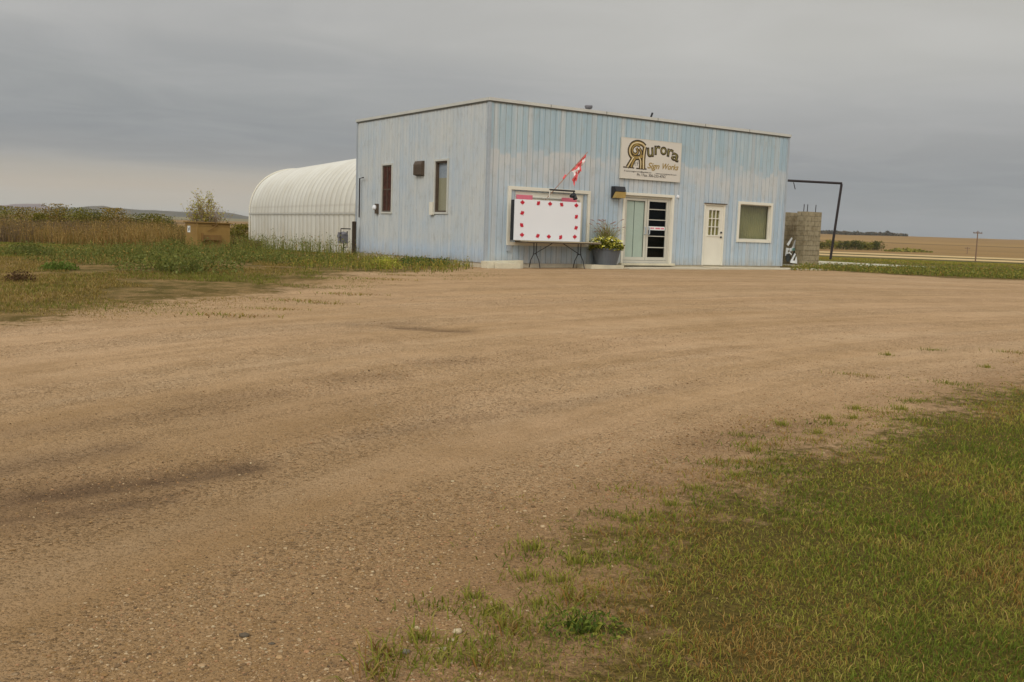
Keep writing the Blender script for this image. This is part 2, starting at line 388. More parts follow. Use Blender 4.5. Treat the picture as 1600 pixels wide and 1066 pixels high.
# ------------------------------------------------------------------ materials of the built things
def siding_mat(name, front):
    m, t, b = newmat(name, .42, .35)
    tc = t.n.new('ShaderNodeTexCoord'); v = tc.outputs['Object']
    sx = t.n.new('ShaderNodeSeparateXYZ'); t.link(v, sx.inputs[0])
    u = sx.outputs['X' if front else 'Y']; z = sx.outputs['Z']
    cu = t.n.new('ShaderNodeCombineXYZ'); t.link(u, cu.inputs[0]); t.link(z, cu.inputs[1]); w = cu.outputs[0]
    pan = t.math('FLOOR', t.math('MULTIPLY', u, 5.)); cp_ = t.n.new('ShaderNodeCombineXYZ'); t.link(pan, cp_.inputs[0])
    wn = t.n.new('ShaderNodeTexWhiteNoise'); t.link(cp_.outputs[0], wn.inputs['Vector']); pv = wn.outputs['Value']
    streak = t.noise(t.mapping(w, (9., .35, 1)), 1., 4, .6)
    if front:
        blue, pale, up = alb(153, 168, 178), alb(175, 176, 173), alb(144, 163, 170)
        # faded band between 1.9 m and 3.25 m, ragged per panel, strongest to the left
        edge = t.math('MULTIPLY_ADD', t.noise(t.mapping(w, (.55, .05, 1)), 1., 2), .9, -.3)
        edge = t.math('ADD', edge, t.math('MULTIPLY', pv, .3))
        lo = t.ramp(t.math('MULTIPLY_ADD', t.math('SUBTRACT', t.math('SUBTRACT', z, edge), 2.15), .9, .5, clamp=True), [(.1, 0.), (.9, 1.)])
        hi = t.ramp(t.math('MULTIPLY_ADD', t.math('SUBTRACT', 3.06, t.math('SUBTRACT', z, t.math('MULTIPLY', edge, .9))), 7., .5, clamp=True), [(.2, 0.), (.8, 1.)])
        lump = t.ramp(t.noise(t.mapping(w, (.5, .8, 1)), 1.1, 4, .6), [(.34, .15), (.55, 1.)])
        band = t.math('MULTIPLY', t.math('MULTIPLY', lo, hi), lump)
        c = t.mix(t.ramp(t.math('MULTIPLY_ADD', z, .9, -2.3, clamp=True), [(0., 0.), (1., 1.)]), blue, up)
        c = t.mix(t.math('MULTIPLY', band, .95), c, pale)
        # pale seams between sheets
        st = t.math('FRACT', t.math('MULTIPLY_ADD', u, 1/1.2, -.13)); st = t.ramp(st, [(0., 1.), (.13, 1.), (.17, 0.)])
        c = t.mix(t.math('MULTIPLY', st, t.ramp(pv, [(.2, .25), (.8, .65)])), c, alb(170, 168, 162))
    else:
        blue, pale = alb(163, 174, 182), alb(180, 181, 176)
        lump = t.ramp(t.noise(t.mapping(w, (.45, .5, 1)), 1.2, 5, .6), [(.3, .1), (.6, 1.)])
        c = t.mix(t.math('MULTIPLY', lump, .9), blue, pale)
        c = t.mix(t.ramp(t.math('MULTIPLY_ADD', z, -2., 1.3, clamp=True), [(0., 0.), (1., .75)]), c, alb(150, 170, 190))
        c = t.mix(t.math('MULTIPLY', t.ramp(t.noise(t.mapping(w, (.6, 1.2, 1)), 1.4, 4, .6), [(.55, 0.), (.72, 1.)]), t.ramp(z, [(.1, 1.), (.5, 0.)])), c, alb(138, 140, 138))
    c = t.mix(t.ramp(pv, [(0., .3), (.5, 0.)]), c, pale); c = t.mix(t.ramp(pv, [(.6, 0.), (1., .3)]), c, alb(138, 157, 172))
    c = t.mix(t.ramp(streak, [(.3, .3), (.5, 0.)]), c, alb(134, 146, 152)); c = t.mix(t.ramp(streak, [(.52, 0.), (.68, .5)]), c, alb(184, 184, 179))
    c = t.mix(t.math('MULTIPLY', t.ramp(z, [(.0, 1.), (.3, 0.)]), t.ramp(t.noise(t.mapping(w, (5., 3., 1)), 1., 5, .7), [(.35, .15), (.7, .75)])), c, alb(146, 132, 108))
    grime = t.ramp(t.noise(t.mapping(w, (2.5, 1.3, 1)), 1.7, 6, .7), [(.52, 0.), (.75, .55)])
    c = t.mix(grime, c, alb(140, 138, 130))
    gro = t.math('FRACT', t.math('MULTIPLY', u, 5.)); gro = t.ramp(gro, [(.82, 0.), (.87, .75), (.97, .75), (1., 0.)])
    c = t.mix(t.math('MULTIPLY', gro, .5 if front else .4), c, alb(112, 118, 118))
    t.link(c, b.inputs['Base Color']); t.link(t.math('MULTIPLY_ADD', streak, .3, .3), b.inputs['Roughness'])
    return m
M = {}
M['front'] = siding_mat('blue_siding_front', True); M['side'] = siding_mat('blue_siding_side', False)
M['cream'] = plain('cream_paint', alb(199, 194, 178), .55, .35, var=.05, scale=2)
M['flash'] = plain('tan_flashing', alb(176, 175, 166), .5, .4, var=.08, scale=1.5)
M['darkedge'] = plain('shadow_line_and_joint', alb(88, 88, 82), .6)
M['bluetrim'] = plain('weathered_blue_trim', alb(148, 154, 158), .5, var=.12, scale=2)
M['roof'] = plain('roof_metal', alb(150, 150, 146), .5)
M['conc'] = plain('concrete', alb(178, 168, 146), .9, .15, var=.14, scale=2.2, bump=.4)
M['conc2'] = plain('painted_foundation', alb(186, 178, 154), .85, .15, var=.14, scale=3, bump=.4)
M['brown'] = plain('dark_brown_trim', alb(78, 66, 54), .6, var=.2, scale=4)
M['rust'] = plain('rust_brown_boards', alb(58, 40, 34), .7, var=.4, scale=6, c2=alb(96, 58, 44))
M['board'] = plain('tan_board', alb(136, 130, 108), .7, var=.06)
M['curtain'] = plain('olive_curtain', alb(112, 109, 74), .9, var=.2, scale=1.6, c2=alb(132, 126, 82))
M['alu'] = plain('aluminium_frame', alb(178, 174, 160), .45, .4, var=.05)
M['black'] = plain('black_metal', alb(32, 32, 34), .5, .4, var=.2)
M['dark'] = plain('dark_interior', alb(22, 22, 18), .8, var=.3)
M['white'] = plain('white_panel', alb(206, 207, 208), .45, .35, var=.015, scale=1.)
M['leafred'] = plain('red_vinyl', alb(172, 30, 48), .5, var=.08)
M['pinkred'] = plain('faded_red_strip', alb(198, 104, 118), .6, var=.12, scale=8)
M['flagred'] = plain('faded_flag_red', alb(206, 92, 92), .8, var=.15, scale=9); M['flagwhite'] = plain('flag_white', alb(214, 206, 200), .8, var=.06)
M['polewood'] = plain('weathered_pole', alb(152, 124, 108), .8)
M['signbg'] = plain('sign_board', alb(188, 182, 170), .5, .3, var=.03, scale=1.5)
M['signdark'] = plain('sign_dark_brown', alb(58, 48, 34), .6, var=.15); M['signgold'] = plain('sign_gold', alb(138, 114, 58), .5, var=.2, scale=8, c2=alb(160, 138, 84))
M['signolive'] = plain('sign_olive', alb(112, 104, 60), .6); M['signtext'] = plain('sign_small_text', alb(70, 66, 62), .6)
M['blinds'] = plain('pale_green_blinds', alb(158, 169, 158), .6, var=.05)
M['amber'] = plain('amber_lens', alb(158, 134, 78), .35, .5, var=.08)
M['potgrey'] = plain('grey_planter_plastic', alb(86, 90, 94), .55, var=.08); M['soil'] = plain('potting_soil', alb(60, 48, 36), .95)
M['steel'] = plain('weathered_pipe', alb(44, 38, 37), .7, var=.25, scale=4)
M['meter'] = plain('grey_meter_enamel', alb(104, 102, 104), .5, var=.12)
M['post'] = plain('dark_creosoted_wood', alb(58, 48, 38), .9, var=.3, scale=6)
M['binbrown'] = plain('brown_bin_paint', alb(130, 102, 54), .6, .2, var=.1, scale=2, c2=alb(138, 112, 64)); M['bindark'] = plain('brown_bin_lid', alb(112, 84, 44), .6, var=.15)
M['sticker'] = plain('white_sticker', alb(206, 208, 204), .5, var=.03)
M['scrapwhite'] = plain('scrap_white_panel', alb(212, 212, 208), .5, var=.05); M['scrapdark'] = plain('scrap_dark_panel', alb(48, 50, 48), .6, var=.3); M['scrapgreen'] = plain('scrap_green_panel', alb(96, 132, 120), .6)
M['table'] = plain('table_laminate', alb(150, 140, 116), .5, var=.08)
M['wood'] = plain('utility_pole_wood', alb(116, 92, 72), .9)
def glassmat(name, tint=(1, 1, 1), refl=.12, op=0.):
    m = bpy.data.materials.new(name); m.use_nodes = True; t = NT(m); t.n.remove(t.n['Principled BSDF'])
    tr = t.n.new('ShaderNodeBsdfTransparent'); tr.inputs[0].default_value = (*tint, 1)
    gl = t.n.new('ShaderNodeBsdfGlossy'); gl.inputs['Roughness'].default_value = .04; gl.inputs[0].default_value = (.9, .95, 1, 1)
    lw = t.n.new('ShaderNodeLayerWeight'); lw.inputs[0].default_value = .5; f5 = t.math('POWER', lw.outputs['Facing'], 5.)
    mx = t.n.new('ShaderNodeMixShader'); t.link(t.math('MULTIPLY_ADD', f5, .9, refl, clamp=True), mx.inputs[0])
    t.link(tr.outputs[0], mx.inputs[1]); t.link(gl.outputs[0], mx.inputs[2]); t.link(mx.outputs[0], t.n['Material Output'].inputs['Surface'])
    return m
M['glass'] = glassmat('window_glass', (.95, .97, .95), .025); M['darkglass'] = glassmat('dark_glass', (.5, .52, .5), .012)

# ------------------------------------------------------------------ the shop
shop = empty('metal_shop_building', 'flat roofed light blue ribbed metal shop facing the gravel yard', 'building', tuple(BO), YAW)
HF = [(1.0, 3.55, .72, 2.12), (5.25, 7.36, .06, 2.21), (8.84, 9.75, .0, 2.04), (10.53, 12.13, .92, 2.15)]    # openings a0 a1 z0 z1
HS = [(5.92, 6.62, 1.46, 3.03), (2.24, 2.99, 1.46, 3.03)]
def siding(length, holes, swap, name, mat):
    xs = []; x = 0.
    while x < length-1e-6:
        for dx, dy in ((0, 0), (.165, 0), (.176, .014), (.189, .014)): xs.append((x+dx, dy))
        x += .2
    xs = [p for p in xs if p[0] < length-.001]+[(length, 0)]
    pts = list(xs)
    for h in holes:
        for X in h[:2]:
            for i in range(len(xs)-1):
                if xs[i][0] < X < xs[i+1][0]:
                    t = (X-xs[i][0])/(xs[i+1][0]-xs[i][0]); pts.append((X, xs[i][1]*(1-t)+xs[i+1][1]*t))
    pts = sorted(set(pts)); mb = MB()
    for (x0, y0), (x1, y1) in zip(pts, pts[1:]):
        m = (x0+x1)/2; cuts = sorted([h[2:] for h in holes if h[0] < m < h[1]]); z = 0.
        segs = []
        for a, b in cuts: segs.append((z, a)); z = b
        segs.append((z, H_))
        for a, b in segs:
            if b-a < .001: continue
            q = [(x0, y0, a), (x1, y1, a), (x1, y1, b), (x0, y0, b)]
            if swap: q = [(p[1], p[0], p[2]) for p in q][::-1]
            mb.add(q, [(0, 1, 2, 3)])
    return mb.build(name, mat, shop)
siding(W_, HF, False, 'front_wall', M['front']); siding(D_, HS, True, 'side_wall', M['side'])
mb = MB(); mb.add([(W_, 0, 0), (W_, D_, 0), (W_, D_, H_), (W_, 0, H_)], [(0, 1, 2, 3)]); mb.add([(0, D_, 0), (W_, D_, 0), (W_, D_, H_), (0, D_, H_)], [(3, 2, 1, 0)])
mb.build('rear_wall', M['side'], shop)
mb = MB(); mb.box(.02, W_-.02, .02, D_-.02, H_-.06, H_+.02); rf = mb.build('roof', M['roof'], shop)
mb = MB()   # flashing runs round the roof edge, butted at the corners
mb.box(-.05, W_+.05, -.05, .02, H_, H_+.085); mb.box(-.05, .02, .02, D_+.05, H_, H_+.085); mb.box(W_-.02, W_+.05, .02, D_+.05, H_, H_+.085); mb.box(.02, W_-.02, D_-.02, D_+.05, H_, H_+.085)
mb.build('roof_flashing', M['flash'], shop)
mb = MB(); mb.box(-.03, W_+.03, -.03, -.004, H_-.035, H_-.002); mb.box(-.03, -.004, 0, D_+.03, H_-.035, H_-.002); mb.build('shadow_line_strip', M['darkedge'], shop)  # dark strip paints in the shadow line under the proud flashing
mb = MB(); mb.box(-.022, .07, -.022, -.004, 0, H_-.037); mb.box(-.022, -.004, -.004, .07, 0, H_-.037); mb.build('corner_trim', M['bluetrim'], shop)
mb = MB(); mb.box(W_-.07, W_+.02, -.022, -.004, 0, H_-.037); mb.build('corner_trim', M['bluetrim'], shop)
mb = MB(); mb.box(-.022, -.004, D_-.07, D_+.02, 0, H_-.037); mb.build('corner_trim', M['bluetrim'], shop)
mb = MB(); mb.box(.03, W_-.03, .03, D_-.03, -.5, -.003); mb.build('foundation', M['conc'], shop)
# roof pieces
a, z = wall(924, 177, .3)
mb = MB(); mb.lathe([(.05, 0), (.05, .14), (.1, .16), (.13, .22), (.12, .26), (0, .27)], (a, .45, H_+.02), 12); mb.build('roof_vent', M['meter'], rf, True)
a, z = wall(1017, 188, .2); mb = MB(); mb.tube([(a, .25, H_), (a+.02, .25, H_+.08), (a+.1, .25, H_+.27)], .035, 6); mb.build('roof_stub', M['black'], rf)
mb = MB()
for q in range(1, 6): mb.box(q*W_/6-.008, q*W_/6+.008, -.056, -.0505, H_+.001, H_+.088)
mb.build('flashing_joint', M['darkedge'], shop)
def frame(mb, x0, x1, z0, z1, w, y0, y1, bottom=True, mi=0):
    mb.box(x0, x0+w, y0, y1, z0, z1, mi); mb.box(x1-w, x1, y0, y1, z0, z1, mi); mb.box(x0+w, x1-w, y0+.002, y1, z1-w, z1, mi)
    if bottom: mb.box(x0+w, x1-w, y0+.002, y1, z0, z0+w, mi)
# white framed sign recess
mb = MB(); frame(mb, .72, 3.80, .53, 2.26, .1, -.06, .03); mb.box(.82, 3.70, .02, .05, .63, 2.16); rec = mb.build('sign_recess', M['cream'], shop)
mb = MB(); frame(mb, .98, 3.42, .74, 1.98, .03, -.02, .018); mb.build('recess_moulding', M['flash'], rec)
for x0, x1 in ((807, 832), (878, 901)):
    a0, z1 = wall(x0, 304 if x0 < 850 else 309, -.03); a1, _ = wall(x1, 305, -.03)
    mb = MB(); mb.box(a0, a1, -.04, -.022, z1-.13, z1); mb.build('red_strip', M['pinkred'], rec)
# entrance with two glazed leaves
ent = MB(); frame(ent, 5.16, 7.38, .05, 2.30, .085, -.03, .14, False); ent = ent.build('entrance_door', M['cream'], shop)
mb = MB(); frame(mb, 5.25, 7.29, .06, 2.21, .07, .06, .15); mb.box(5.25, 7.29, .3, .32, .06, 2.2, 1); mb.build('door_frame', [M['alu'], M['dark']], ent)
mb = MB(); frame(mb, 5.33, 6.27, .14, 2.13, .075, .07, .11); mb.box(5.405, 6.195, .075, .105, .14, .24); mb.build('left_leaf', M['alu'], ent)
mb = MB(); frame(mb, 6.29, 7.21, .14, 2.13, .075, .07, .11); mb.box(6.365, 7.135, .075, .105, .14, .24)
for z in (.55, .92, 1.45, 1.79): mb.box(6.365, 7.135, .082, .1, z, z+.025)
mb.build('right_leaf', M['alu'], ent)
mb = MB(); mb.box(5.41, 5.76, .13, .14, .22, 2.04); mb.box(5.785, 6.19, .13, .14, .22, 2.04); mb.build('blinds', M['blinds'], ent)
mb = MB(); mb.add([(5.405, .098, .24), (6.195, .098, .24), (6.195, .098, 2.055), (5.405, .098, 2.055)], [(0, 1, 2, 3)]); mb.build('glass', M['glass'], ent)
mb = MB(); mb.add([(6.365, .1025, .24), (7.135, .1025, .24), (7.135, .1025, 2.055), (6.365, .1025, 2.055)], [(0, 1, 2, 3)]); mb.build('glass', M['darkglass'], ent)
for x in (6.2, 6.36):
    mb = MB(); mb.tube([(x, .07, .98), (x, .0, 1.0), (x, .0, 1.2), (x, .07, 1.22)], .022, 6); mb.build('handle', M['bluetrim'], ent)
mb = MB(); mb.box(6.39, 7.11, .085, .0925, 1.13, 1.25); st = mb.build('door_sticker', M['sticker'], ent)
mb = MB()
x = 6.44
for w in (.03, .05, .04, .05, .03, .0, .06, .05, .07, .05, .06, .0, .05, .05, .06):
    if w: mb.box(x, x+w*.7, .082, .0845, 1.165, 1.215)
    x += .042
mb.build('sticker_marks', M['pinkred'], ent)
mb = MB(); mb.box(5.1, 7.44, -.14, .05, -.02, .05); mb.build('threshold', M['conc2'], ent)
# cream side door with nine panes
dr = MB(); dr.box(8.79, 9.81, -.035, .03, 2.04, 2.10); dr.box(8.76, 9.84, -.075, -.035, 2.09, 2.12, 1); dr = dr.build('small_door', [M['cream'], M['brown']], shop)
mb = MB(); mb.box(8.80, 8.85, -.03, .03, 0, 2.04); mb.box(9.74, 9.80, -.03, .03, 0, 2.04); mb.build('door_frame', M['cream'], dr)
mb = MB(); x0, x1, z0, z1 = 9.03, 9.55, 1.04, 1.88
mb.box(8.852, 9.738, 0, .04, .01, z0-.05); mb.box(8.852, 9.738, 0, .04, z1+.05, 2.035); mb.box(8.852, x0-.05, 0, .04, z0-.05, z1+.05); mb.box(x1+.05, 9.738, 0, .04, z0-.05, z1+.05)
frame(mb, x0-.05, x1+.05, z0-.05, z1+.05, .05, -.02, .04)
for k in (1, 2): mb.box(x0+(x1-x0)*k/3-.014, x0+(x1-x0)*k/3+.014, -.01, .03, z0, z1); mb.box(x0, x1, -.012, .028, z0+(z1-z0)*k/3-.014, z0+(z1-z0)*k/3+.014)
mb.build('leaf', M['cream'], dr)
mb = MB(); mb.box(x0-.04, x1+.04, .06, .07, z0-.04, z1+.04); mb.build('curtain', plain('door_curtain', alb(128, 120, 68), .9, var=.35, scale=5), dr)
mb = MB(); mb.add([(x0, .028, z0), (x1, .028, z0), (x1, .028, z1), (x0, .028, z1)], [(0, 1, 2, 3)]); mb.build('glass', M['glass'], dr)
for z in (.97, 1.13): mb = MB(); mb.lathe([(.012, 0), (.034, .01), (.034, .04), (0, .055)], (0, 0, 0), 8); o = mb.build('door_knob', M['black'], dr); o.rotation_euler = (PI/2, 0, 0); o.location = (9.66, 0, z)
# picture window
wn = MB(); frame(wn, 10.44, 12.22, .83, 2.24, .09, -.04, .1); wn = wn.build('window', M['cream'], shop)
mb = MB(); frame(mb, 10.53, 12.13, .92, 2.15, .03, .06, .1); mb.build('sash', M['alu'], wn)
mb = MB(); n = 60
for i in range(n):
    xa, xb = 10.4+2.0*i/n, 10.4+2.0*(i+1)/n; ya, yb = .2+.012*math.sin(i*1.9), .2+.012*math.sin((i+1)*1.9); mb.add([(xa, ya, .92), (xb, yb, .92), (xb, yb, 2.15), (xa, ya, 2.15)], [(0, 1, 2, 3)])
mb.build('curtain', M['curtain'], wn); M['paneglass'] = glassmat('pane_glass', (.95, .97, .95), .06)
mb = MB(); mb.add([(10.56, .088, .95), (12.1, .088, .95), (12.1, .088, 2.12), (10.56, .088, 2.12)], [(0, 1, 2, 3)]); mb.build('glass', M['paneglass'], wn)
# tall narrow windows of the side wall (frames stand on x = 0, facing -x)
def sideframe(mb, y0, y1, z0, z1, w, x0, x1, mi=0):
    mb.box(x0, x1, y0, y0+w, z0, z1, mi); mb.box(x0, x1, y1-w, y1, z0, z1, mi); mb.box(x0+.002, x1, y0+w, y1-w, z1-w, z1, mi); mb.box(x0+.002, x1, y0+w, y1-w, z0, z0+w, mi)
for i, (b0, b1, z0, z1) in enumerate(HS):
    mb = MB(); sideframe(mb, b0-.06, b1+.06, z0-.06, z1+.06, .06, -.035, .03, 0); w = mb.build('tall_window', M['flash'], shop)
    mb = MB(); sideframe(mb, b0, b1, z0, z1, .05, .0, .16); mb.build('window_frame', M['brown'], w)
    mb = MB()
    if i == 0:
        mb.box(.02, .05, b0+.05, b1-.05, z0+.05, z1-.05, 0)
        for k in range(7):
            y = b0+.06+k*(b1-b0-.12)/7; mb.box(.004+.006*(k % 2), .018, y, y+.05, z0+.06+.1*(k % 3), z1-.07-.12*((k*2) % 3), 0)
        mb.box(-.002, .003, b0+.05, b1-.05, 2.2, 2.24, 1); mb.box(-.004, .001, (b0+b1)/2-.02, (b0+b1)/2+.02, z0+.05, z1-.05, 1); mb.build('shutter', [M['rust'], M['brown']], w)
        tag(w, 'tall window closed with dark rusty brown boards')
    else:
        mb.box(.1, .12, b0+.05, b1-.05, z0+.05, 2.52); mb.build('board', M['board'], w)
        mb = MB(); mb.box(.1, .12, b0+.05, b1-.05, 2.52, z1-.05); mb.build('blind', plain('bluish_blind', alb(134, 140, 150), .6), w)
        mb = MB(); mb.add([(.088, b0+.05, z0+.05), (.088, b1-.05, z0+.05), (.088, b1-.05, z1-.05), (.088, b0+.05, z1-.05)], [(0, 1, 2, 3)]); mb.build('glass', M['glass'], w)
        tag(w, 'tall window with tan board behind the glass')
b0, z0 = side(663, 275); b1, z1 = side(651.5, 251)
mb = MB(); mb.prism([(-.004, z0), (-.13, z0+.04), (-.13, z0+.36), (-.07, z1-.03), (-.004, z1-.03)], b0, b1, 'y'); hood = mb.build('vent_hood', M['brown'], shop)
mb = MB()
for k in range(4): mb.box(-.14, -.132, b0+.04, b1-.04, z0+.06+k*.07, z0+.09+k*.07)
mb.build('louvre', M['brown'], hood)
b, z = side(590, 325); mb = MB(); mb.box(-.09, -.004, b-.1, b+.05, z-.2, z+.14, 1); mb.lathe([(.0, .1), (.06, .08), (.085, 0), (.07, -.05), (0, -.08)], (-.12, b, z), 10, 0); mb.build('side_lamp', [M['white'], M['brown']], shop)
b, z = side(676, 326); mb = MB(); mb.box(-.08, -.004, b-.13, b+.09, z-.2, z+.2); mb.build('meter_box', M['cream'], shop)
a, z = wall(1059, 307.5); mb = MB(); mb.lathe([(0, .04), (.045, .035), (.06, 0)], (0, 0, 0), 10); o = mb.build('door_bell', M['white'], shop); o.rotation_euler = (PI/2, 0, 0); o.location = (a, -.004, z)
a, z = wall(793.5, 387.5); mb = MB(); mb.box(a-.06, a+.06, -.06, -.004, z-.09, z+.07); mb.build('socket_box', M['bluetrim'], shop)
# conduit at the far end of the side wall
pts = [side(561, 346, -.1), side(559.5, 279, -.1)]
yb = pts[0][0]
mb = MB(); mb.tube([(-.1, yb, 1.25), (-.1, yb, pts[1][1]), (-.1, yb-.3, pts[1][1]+.02)], .024, 6); mb.build('conduit', M['steel'], shop)

# ------------------------------------------------------------------ concrete in front of the shop
mb = MB(); mb.rbox(-.12, 1.15, -.34, -.03, -.25, .07, .03); mb.rbox(.1, .9, -.5, -.4, -.25, .02, .02)
o = mb.build('concrete_block', M['conc2']); o.location = BO; o.rotation_euler.z = YAW; tag(o, 'low cream concrete footing block at the near corner of the blue shop', 'concrete block')
a0, _ = wall(916, 413, -.5); a1, _ = wall(967, 413, -.5)
mb = MB(); mb.rbox(a0, a1, -.75, -.03, -.25, -.0, .012)
o = mb.build('concrete_block', M['conc2']); o.location = BO; o.rotation_euler.z = YAW; tag(o, 'low pale concrete pad carrying the grey planter', 'concrete block')
mb = MB(); mb.rbox(a1+.02, 8.6, -1.0, .02, -.3, -.07, .006); mb.rbox(8.615, 11.3, -1.0, .02, -.3, -.055, .006); mb.rbox(11.315, 14.3, -1.0, -.02, -.3, -.06, .006)
o = mb.build('pavement', M['conc']); o.location = BO; o.rotation_euler.z = YAW; tag(o, kind='structure')
mb = MB(); mb.rbox(16.0, 25.8, 2.0, 9.0, -.3, -.045, .01)
o = mb.build('concrete_pad', plain('old_slab', alb(168, 162, 140), .9, .15, var=.12, scale=.6, bump=.3)); o.location = BO; o.rotation_euler.z = YAW; tag(o, kind='structure')

def onwall(name, label, cat, group=None): return empty(name, label, cat, tuple(BO), YAW, group)
# ------------------------------------------------------------------ shop sign
sg = onwall('shop_sign', 'grey shop sign with gold lettering mounted above the glass entrance', 'sign')
A0, A1, Z0, Z1 = 4.952, 7.537, 2.737, 3.997
mb = MB(); mb.box(A0, A1, -.06, -.026, Z0, Z1); mb.build('sign_board', M['signbg'], sg)
mb = MB(); frame(mb, A0-.012, A1+.012, Z0-.012, Z1+.012, .014, -.066, -.024); mb.build('sign_edge', M['alu'], sg)
def SP(X, Y):                                        # point of the enlarged sign crop -> a, z
    s, t_ = .5, .5
    for _ in range(12): t_ = (Y-75-110*s)/(830-15*s); s = (X-130+40*t_)/(1255-25*t_)
    return A0+s*(A1-A0), Z1-t_*(Z1-Z0)
def stroke(mb, pts, w, y, mi=0, close=False):
    P = [SP(*p) for p in pts]
    Q = []                                           # smooth the polyline
    for i in range(len(P)-1):
        p0, p1, p2, p3 = P[max(i-1, 0)], P[i], P[i+1], P[min(i+2, len(P)-1)]
        for k in range(6):
            t = k/6; Q.append(tuple(.5*((2*p1[j])+(-p0[j]+p2[j])*t+(2*p0[j]-5*p1[j]+4*p2[j]-p3[j])*t*t+(-p0[j]+3*p1[j]-3*p2[j]+p3[j])*t**3) for j in (0, 1)))
    Q.append(P[-1]); k0 = len(mb.v); n = len(Q)
    for i, p in enumerate(Q):
        a = Q[max(i-1, 0)]; b = Q[min(i+1, n-1)]; dx, dz = b[0]-a[0], b[1]-a[1]; l = math.hypot(dx, dz) or 1; nx, nz = -dz/l*w/2, dx/l*w/2
        mb.v += [(p[0]+nx, y, p[1]+nz), (p[0]-nx, y, p[1]-nz)]
    for i in range(n-1): mb.f.append((k0+2*i, k0+2*i+1, k0+2*i+3, k0+2*i+2)); mb.m.append(mi)
strokes = [([(600, 262), (540, 205), (440, 180), (345, 215), (292, 300), (285, 385), (315, 455), (370, 500)], .13),
           ([(352, 490), (300, 580), (235, 690)], .11), ([(400, 500), (345, 590), (310, 690)], .10), ([(470, 480), (505, 560), (500, 715)], .10),
           ([(600, 262), (575, 400), (560, 560), (560, 720)], .13), ([(500, 250), (420, 225), (345, 290), (340, 380), (400, 425), (450, 370), (420, 290)], .07),
           ([(330, 470), (420, 490), (520, 470), (585, 440)], .13), ([(480, 300), (520, 380), (500, 460)], .08)]
mb = MB()
for p, w in strokes: stroke(mb, p, w+.04, -.0625)
for p in ([(150, 685), (260, 692), (372, 706)], [(412, 712), (520, 722), (625, 728)]): stroke(mb, p, .04, -.0622)
for q in ([(395, 655), (385, 610), (420, 595)], [(430, 660), (445, 590), (460, 560)], [(440, 610), (465, 600)]): stroke(mb, q, .018, -.0622)
mb.build('emblem_outline', M['signdark'], sg)
mb = MB()
for p, w in strokes: stroke(mb, p, w*.62, -.065)
mb.build('emblem', M['signgold'], sg)
mb = MB()
for p, w in ((strokes[0][0], .025), (strokes[4][0], .03), (strokes[1][0], .03), (strokes[3][0], .025)): stroke(mb, p, w, -.0665)
mb.build('emblem_highlight', plain('sign_cream', alb(206, 192, 158), .6), sg)
def text(s, X, Y, hpx, mat, parent, name, w=None, rot=0., shear=0., offs=0., y=-.064, X1=None):
    """text whose lower left corner lies at the crop point X, Y; hpx = cap height in crop pixels"""
    c = bpy.data.curves.new(name, 'FONT'); c.body = s; c.size = 1.; c.shear = shear; c.offset = offs; c.extrude = .004
    o = bpy.data.objects.new(name, c); me = bpy.data.meshes.new_from_object(o); bpy.data.objects.remove(o); bpy.data.curves.remove(c)
    me.materials.clear(); me.materials.append(mat)
    a, z = SP(X, Y); k = hpx/830*(Z1-Z0)/.7; xs = [v.co.x for v in me.vertices]; sx = k
    if X1 is not None: a1, _ = SP(X1, Y); sx = (a1-a)/(max(xs)-min(xs))
    x0 = min(xs); cr_, sr_ = math.cos(rot), math.sin(rot)
    for v in me.vertices:
        x, q, h = (v.co.x-x0)*sx, v.co.y*k, v.co.z; v.co = (a+x*cr_-q*sr_, y-h*.3, z+x*sr_+q*cr_)
    return link(name, me, parent)
for ch, X, Y, h, r, x1 in (('u', 650, 462, 190, .12, 770), ('r', 800, 412, 185, .06, 915), ('o', 920, 408, 165, 0., 1045), ('r', 1060, 442, 165, -.1, 1185), ('a', 1145, 500, 165, -.28, 1300)):
    text(ch, X-8, Y+8, h*1.45, M['signdark'], sg, 'letter', rot=r, offs=.035, y=-.062, X1=x1+10); text(ch, X+8, Y-4, h*1.22, M['signolive'], sg, 'letter_face', rot=r, offs=-.012, y=-.0665, X1=x1-6)
a = text('Sign', 640, 706, 120, M['signgold'], sg, 'script_lettering', shear=.35, offs=.022, X1=895); text('Works', 955, 722, 120, M['signgold'], sg, 'script_lettering', shear=.35, offs=.022, X1=1300)
text('E: aurorasignworks@sasktel.net', 170, 772, 30, M['signtext'], sg, 'small_print', X1=725); text('www.aurorasignworks.com', 810, 828, 30, M['signtext'], sg, 'small_print', X1=1250)
text('Ph / Fax: 306-233-4762', 425, 868, 56, M['signtext'], sg, 'phone_line', X1=1020, offs=.006)

# ------------------------------------------------------------------ board with leaves, table, flag, spotlight, lamp
B1 = -.42
def LEAF():
    h = [(0, 1), (.14, .62), (.36, .72), (.28, .30), (.60, .50), (.66, .30), (.98, .26), (.80, .06), (.95, -.10), (.45, -.42), (.50, -.60), (.06, -.52), (.05, -.95)]
    return h+[(-x, y) for x, y in h[::-1]][0:len(h)][0:-1] if False else h+[(-x, y) for x, y in h[::-1] if x > 0]
bd = onwall('leaf_board', 'white board edged with red maple leaves propped against the shop wall', 'board')
tl = wall(804, 310.5, B1); tr = wall(907.5, 317, B1); bl = wall(804, 374.5, B1); br = wall(906.5, 378.5, B1)
x0, x1 = (tl[0]+bl[0])/2, (tr[0]+br[0])/2; zb, zt = (bl[1]+br[1])/2, (tl[1]+tr[1])/2
mb = MB(); mb.box(x0, x1, B1, B1+.03, zb, zt); mb.build('panel', M['white'], bd)
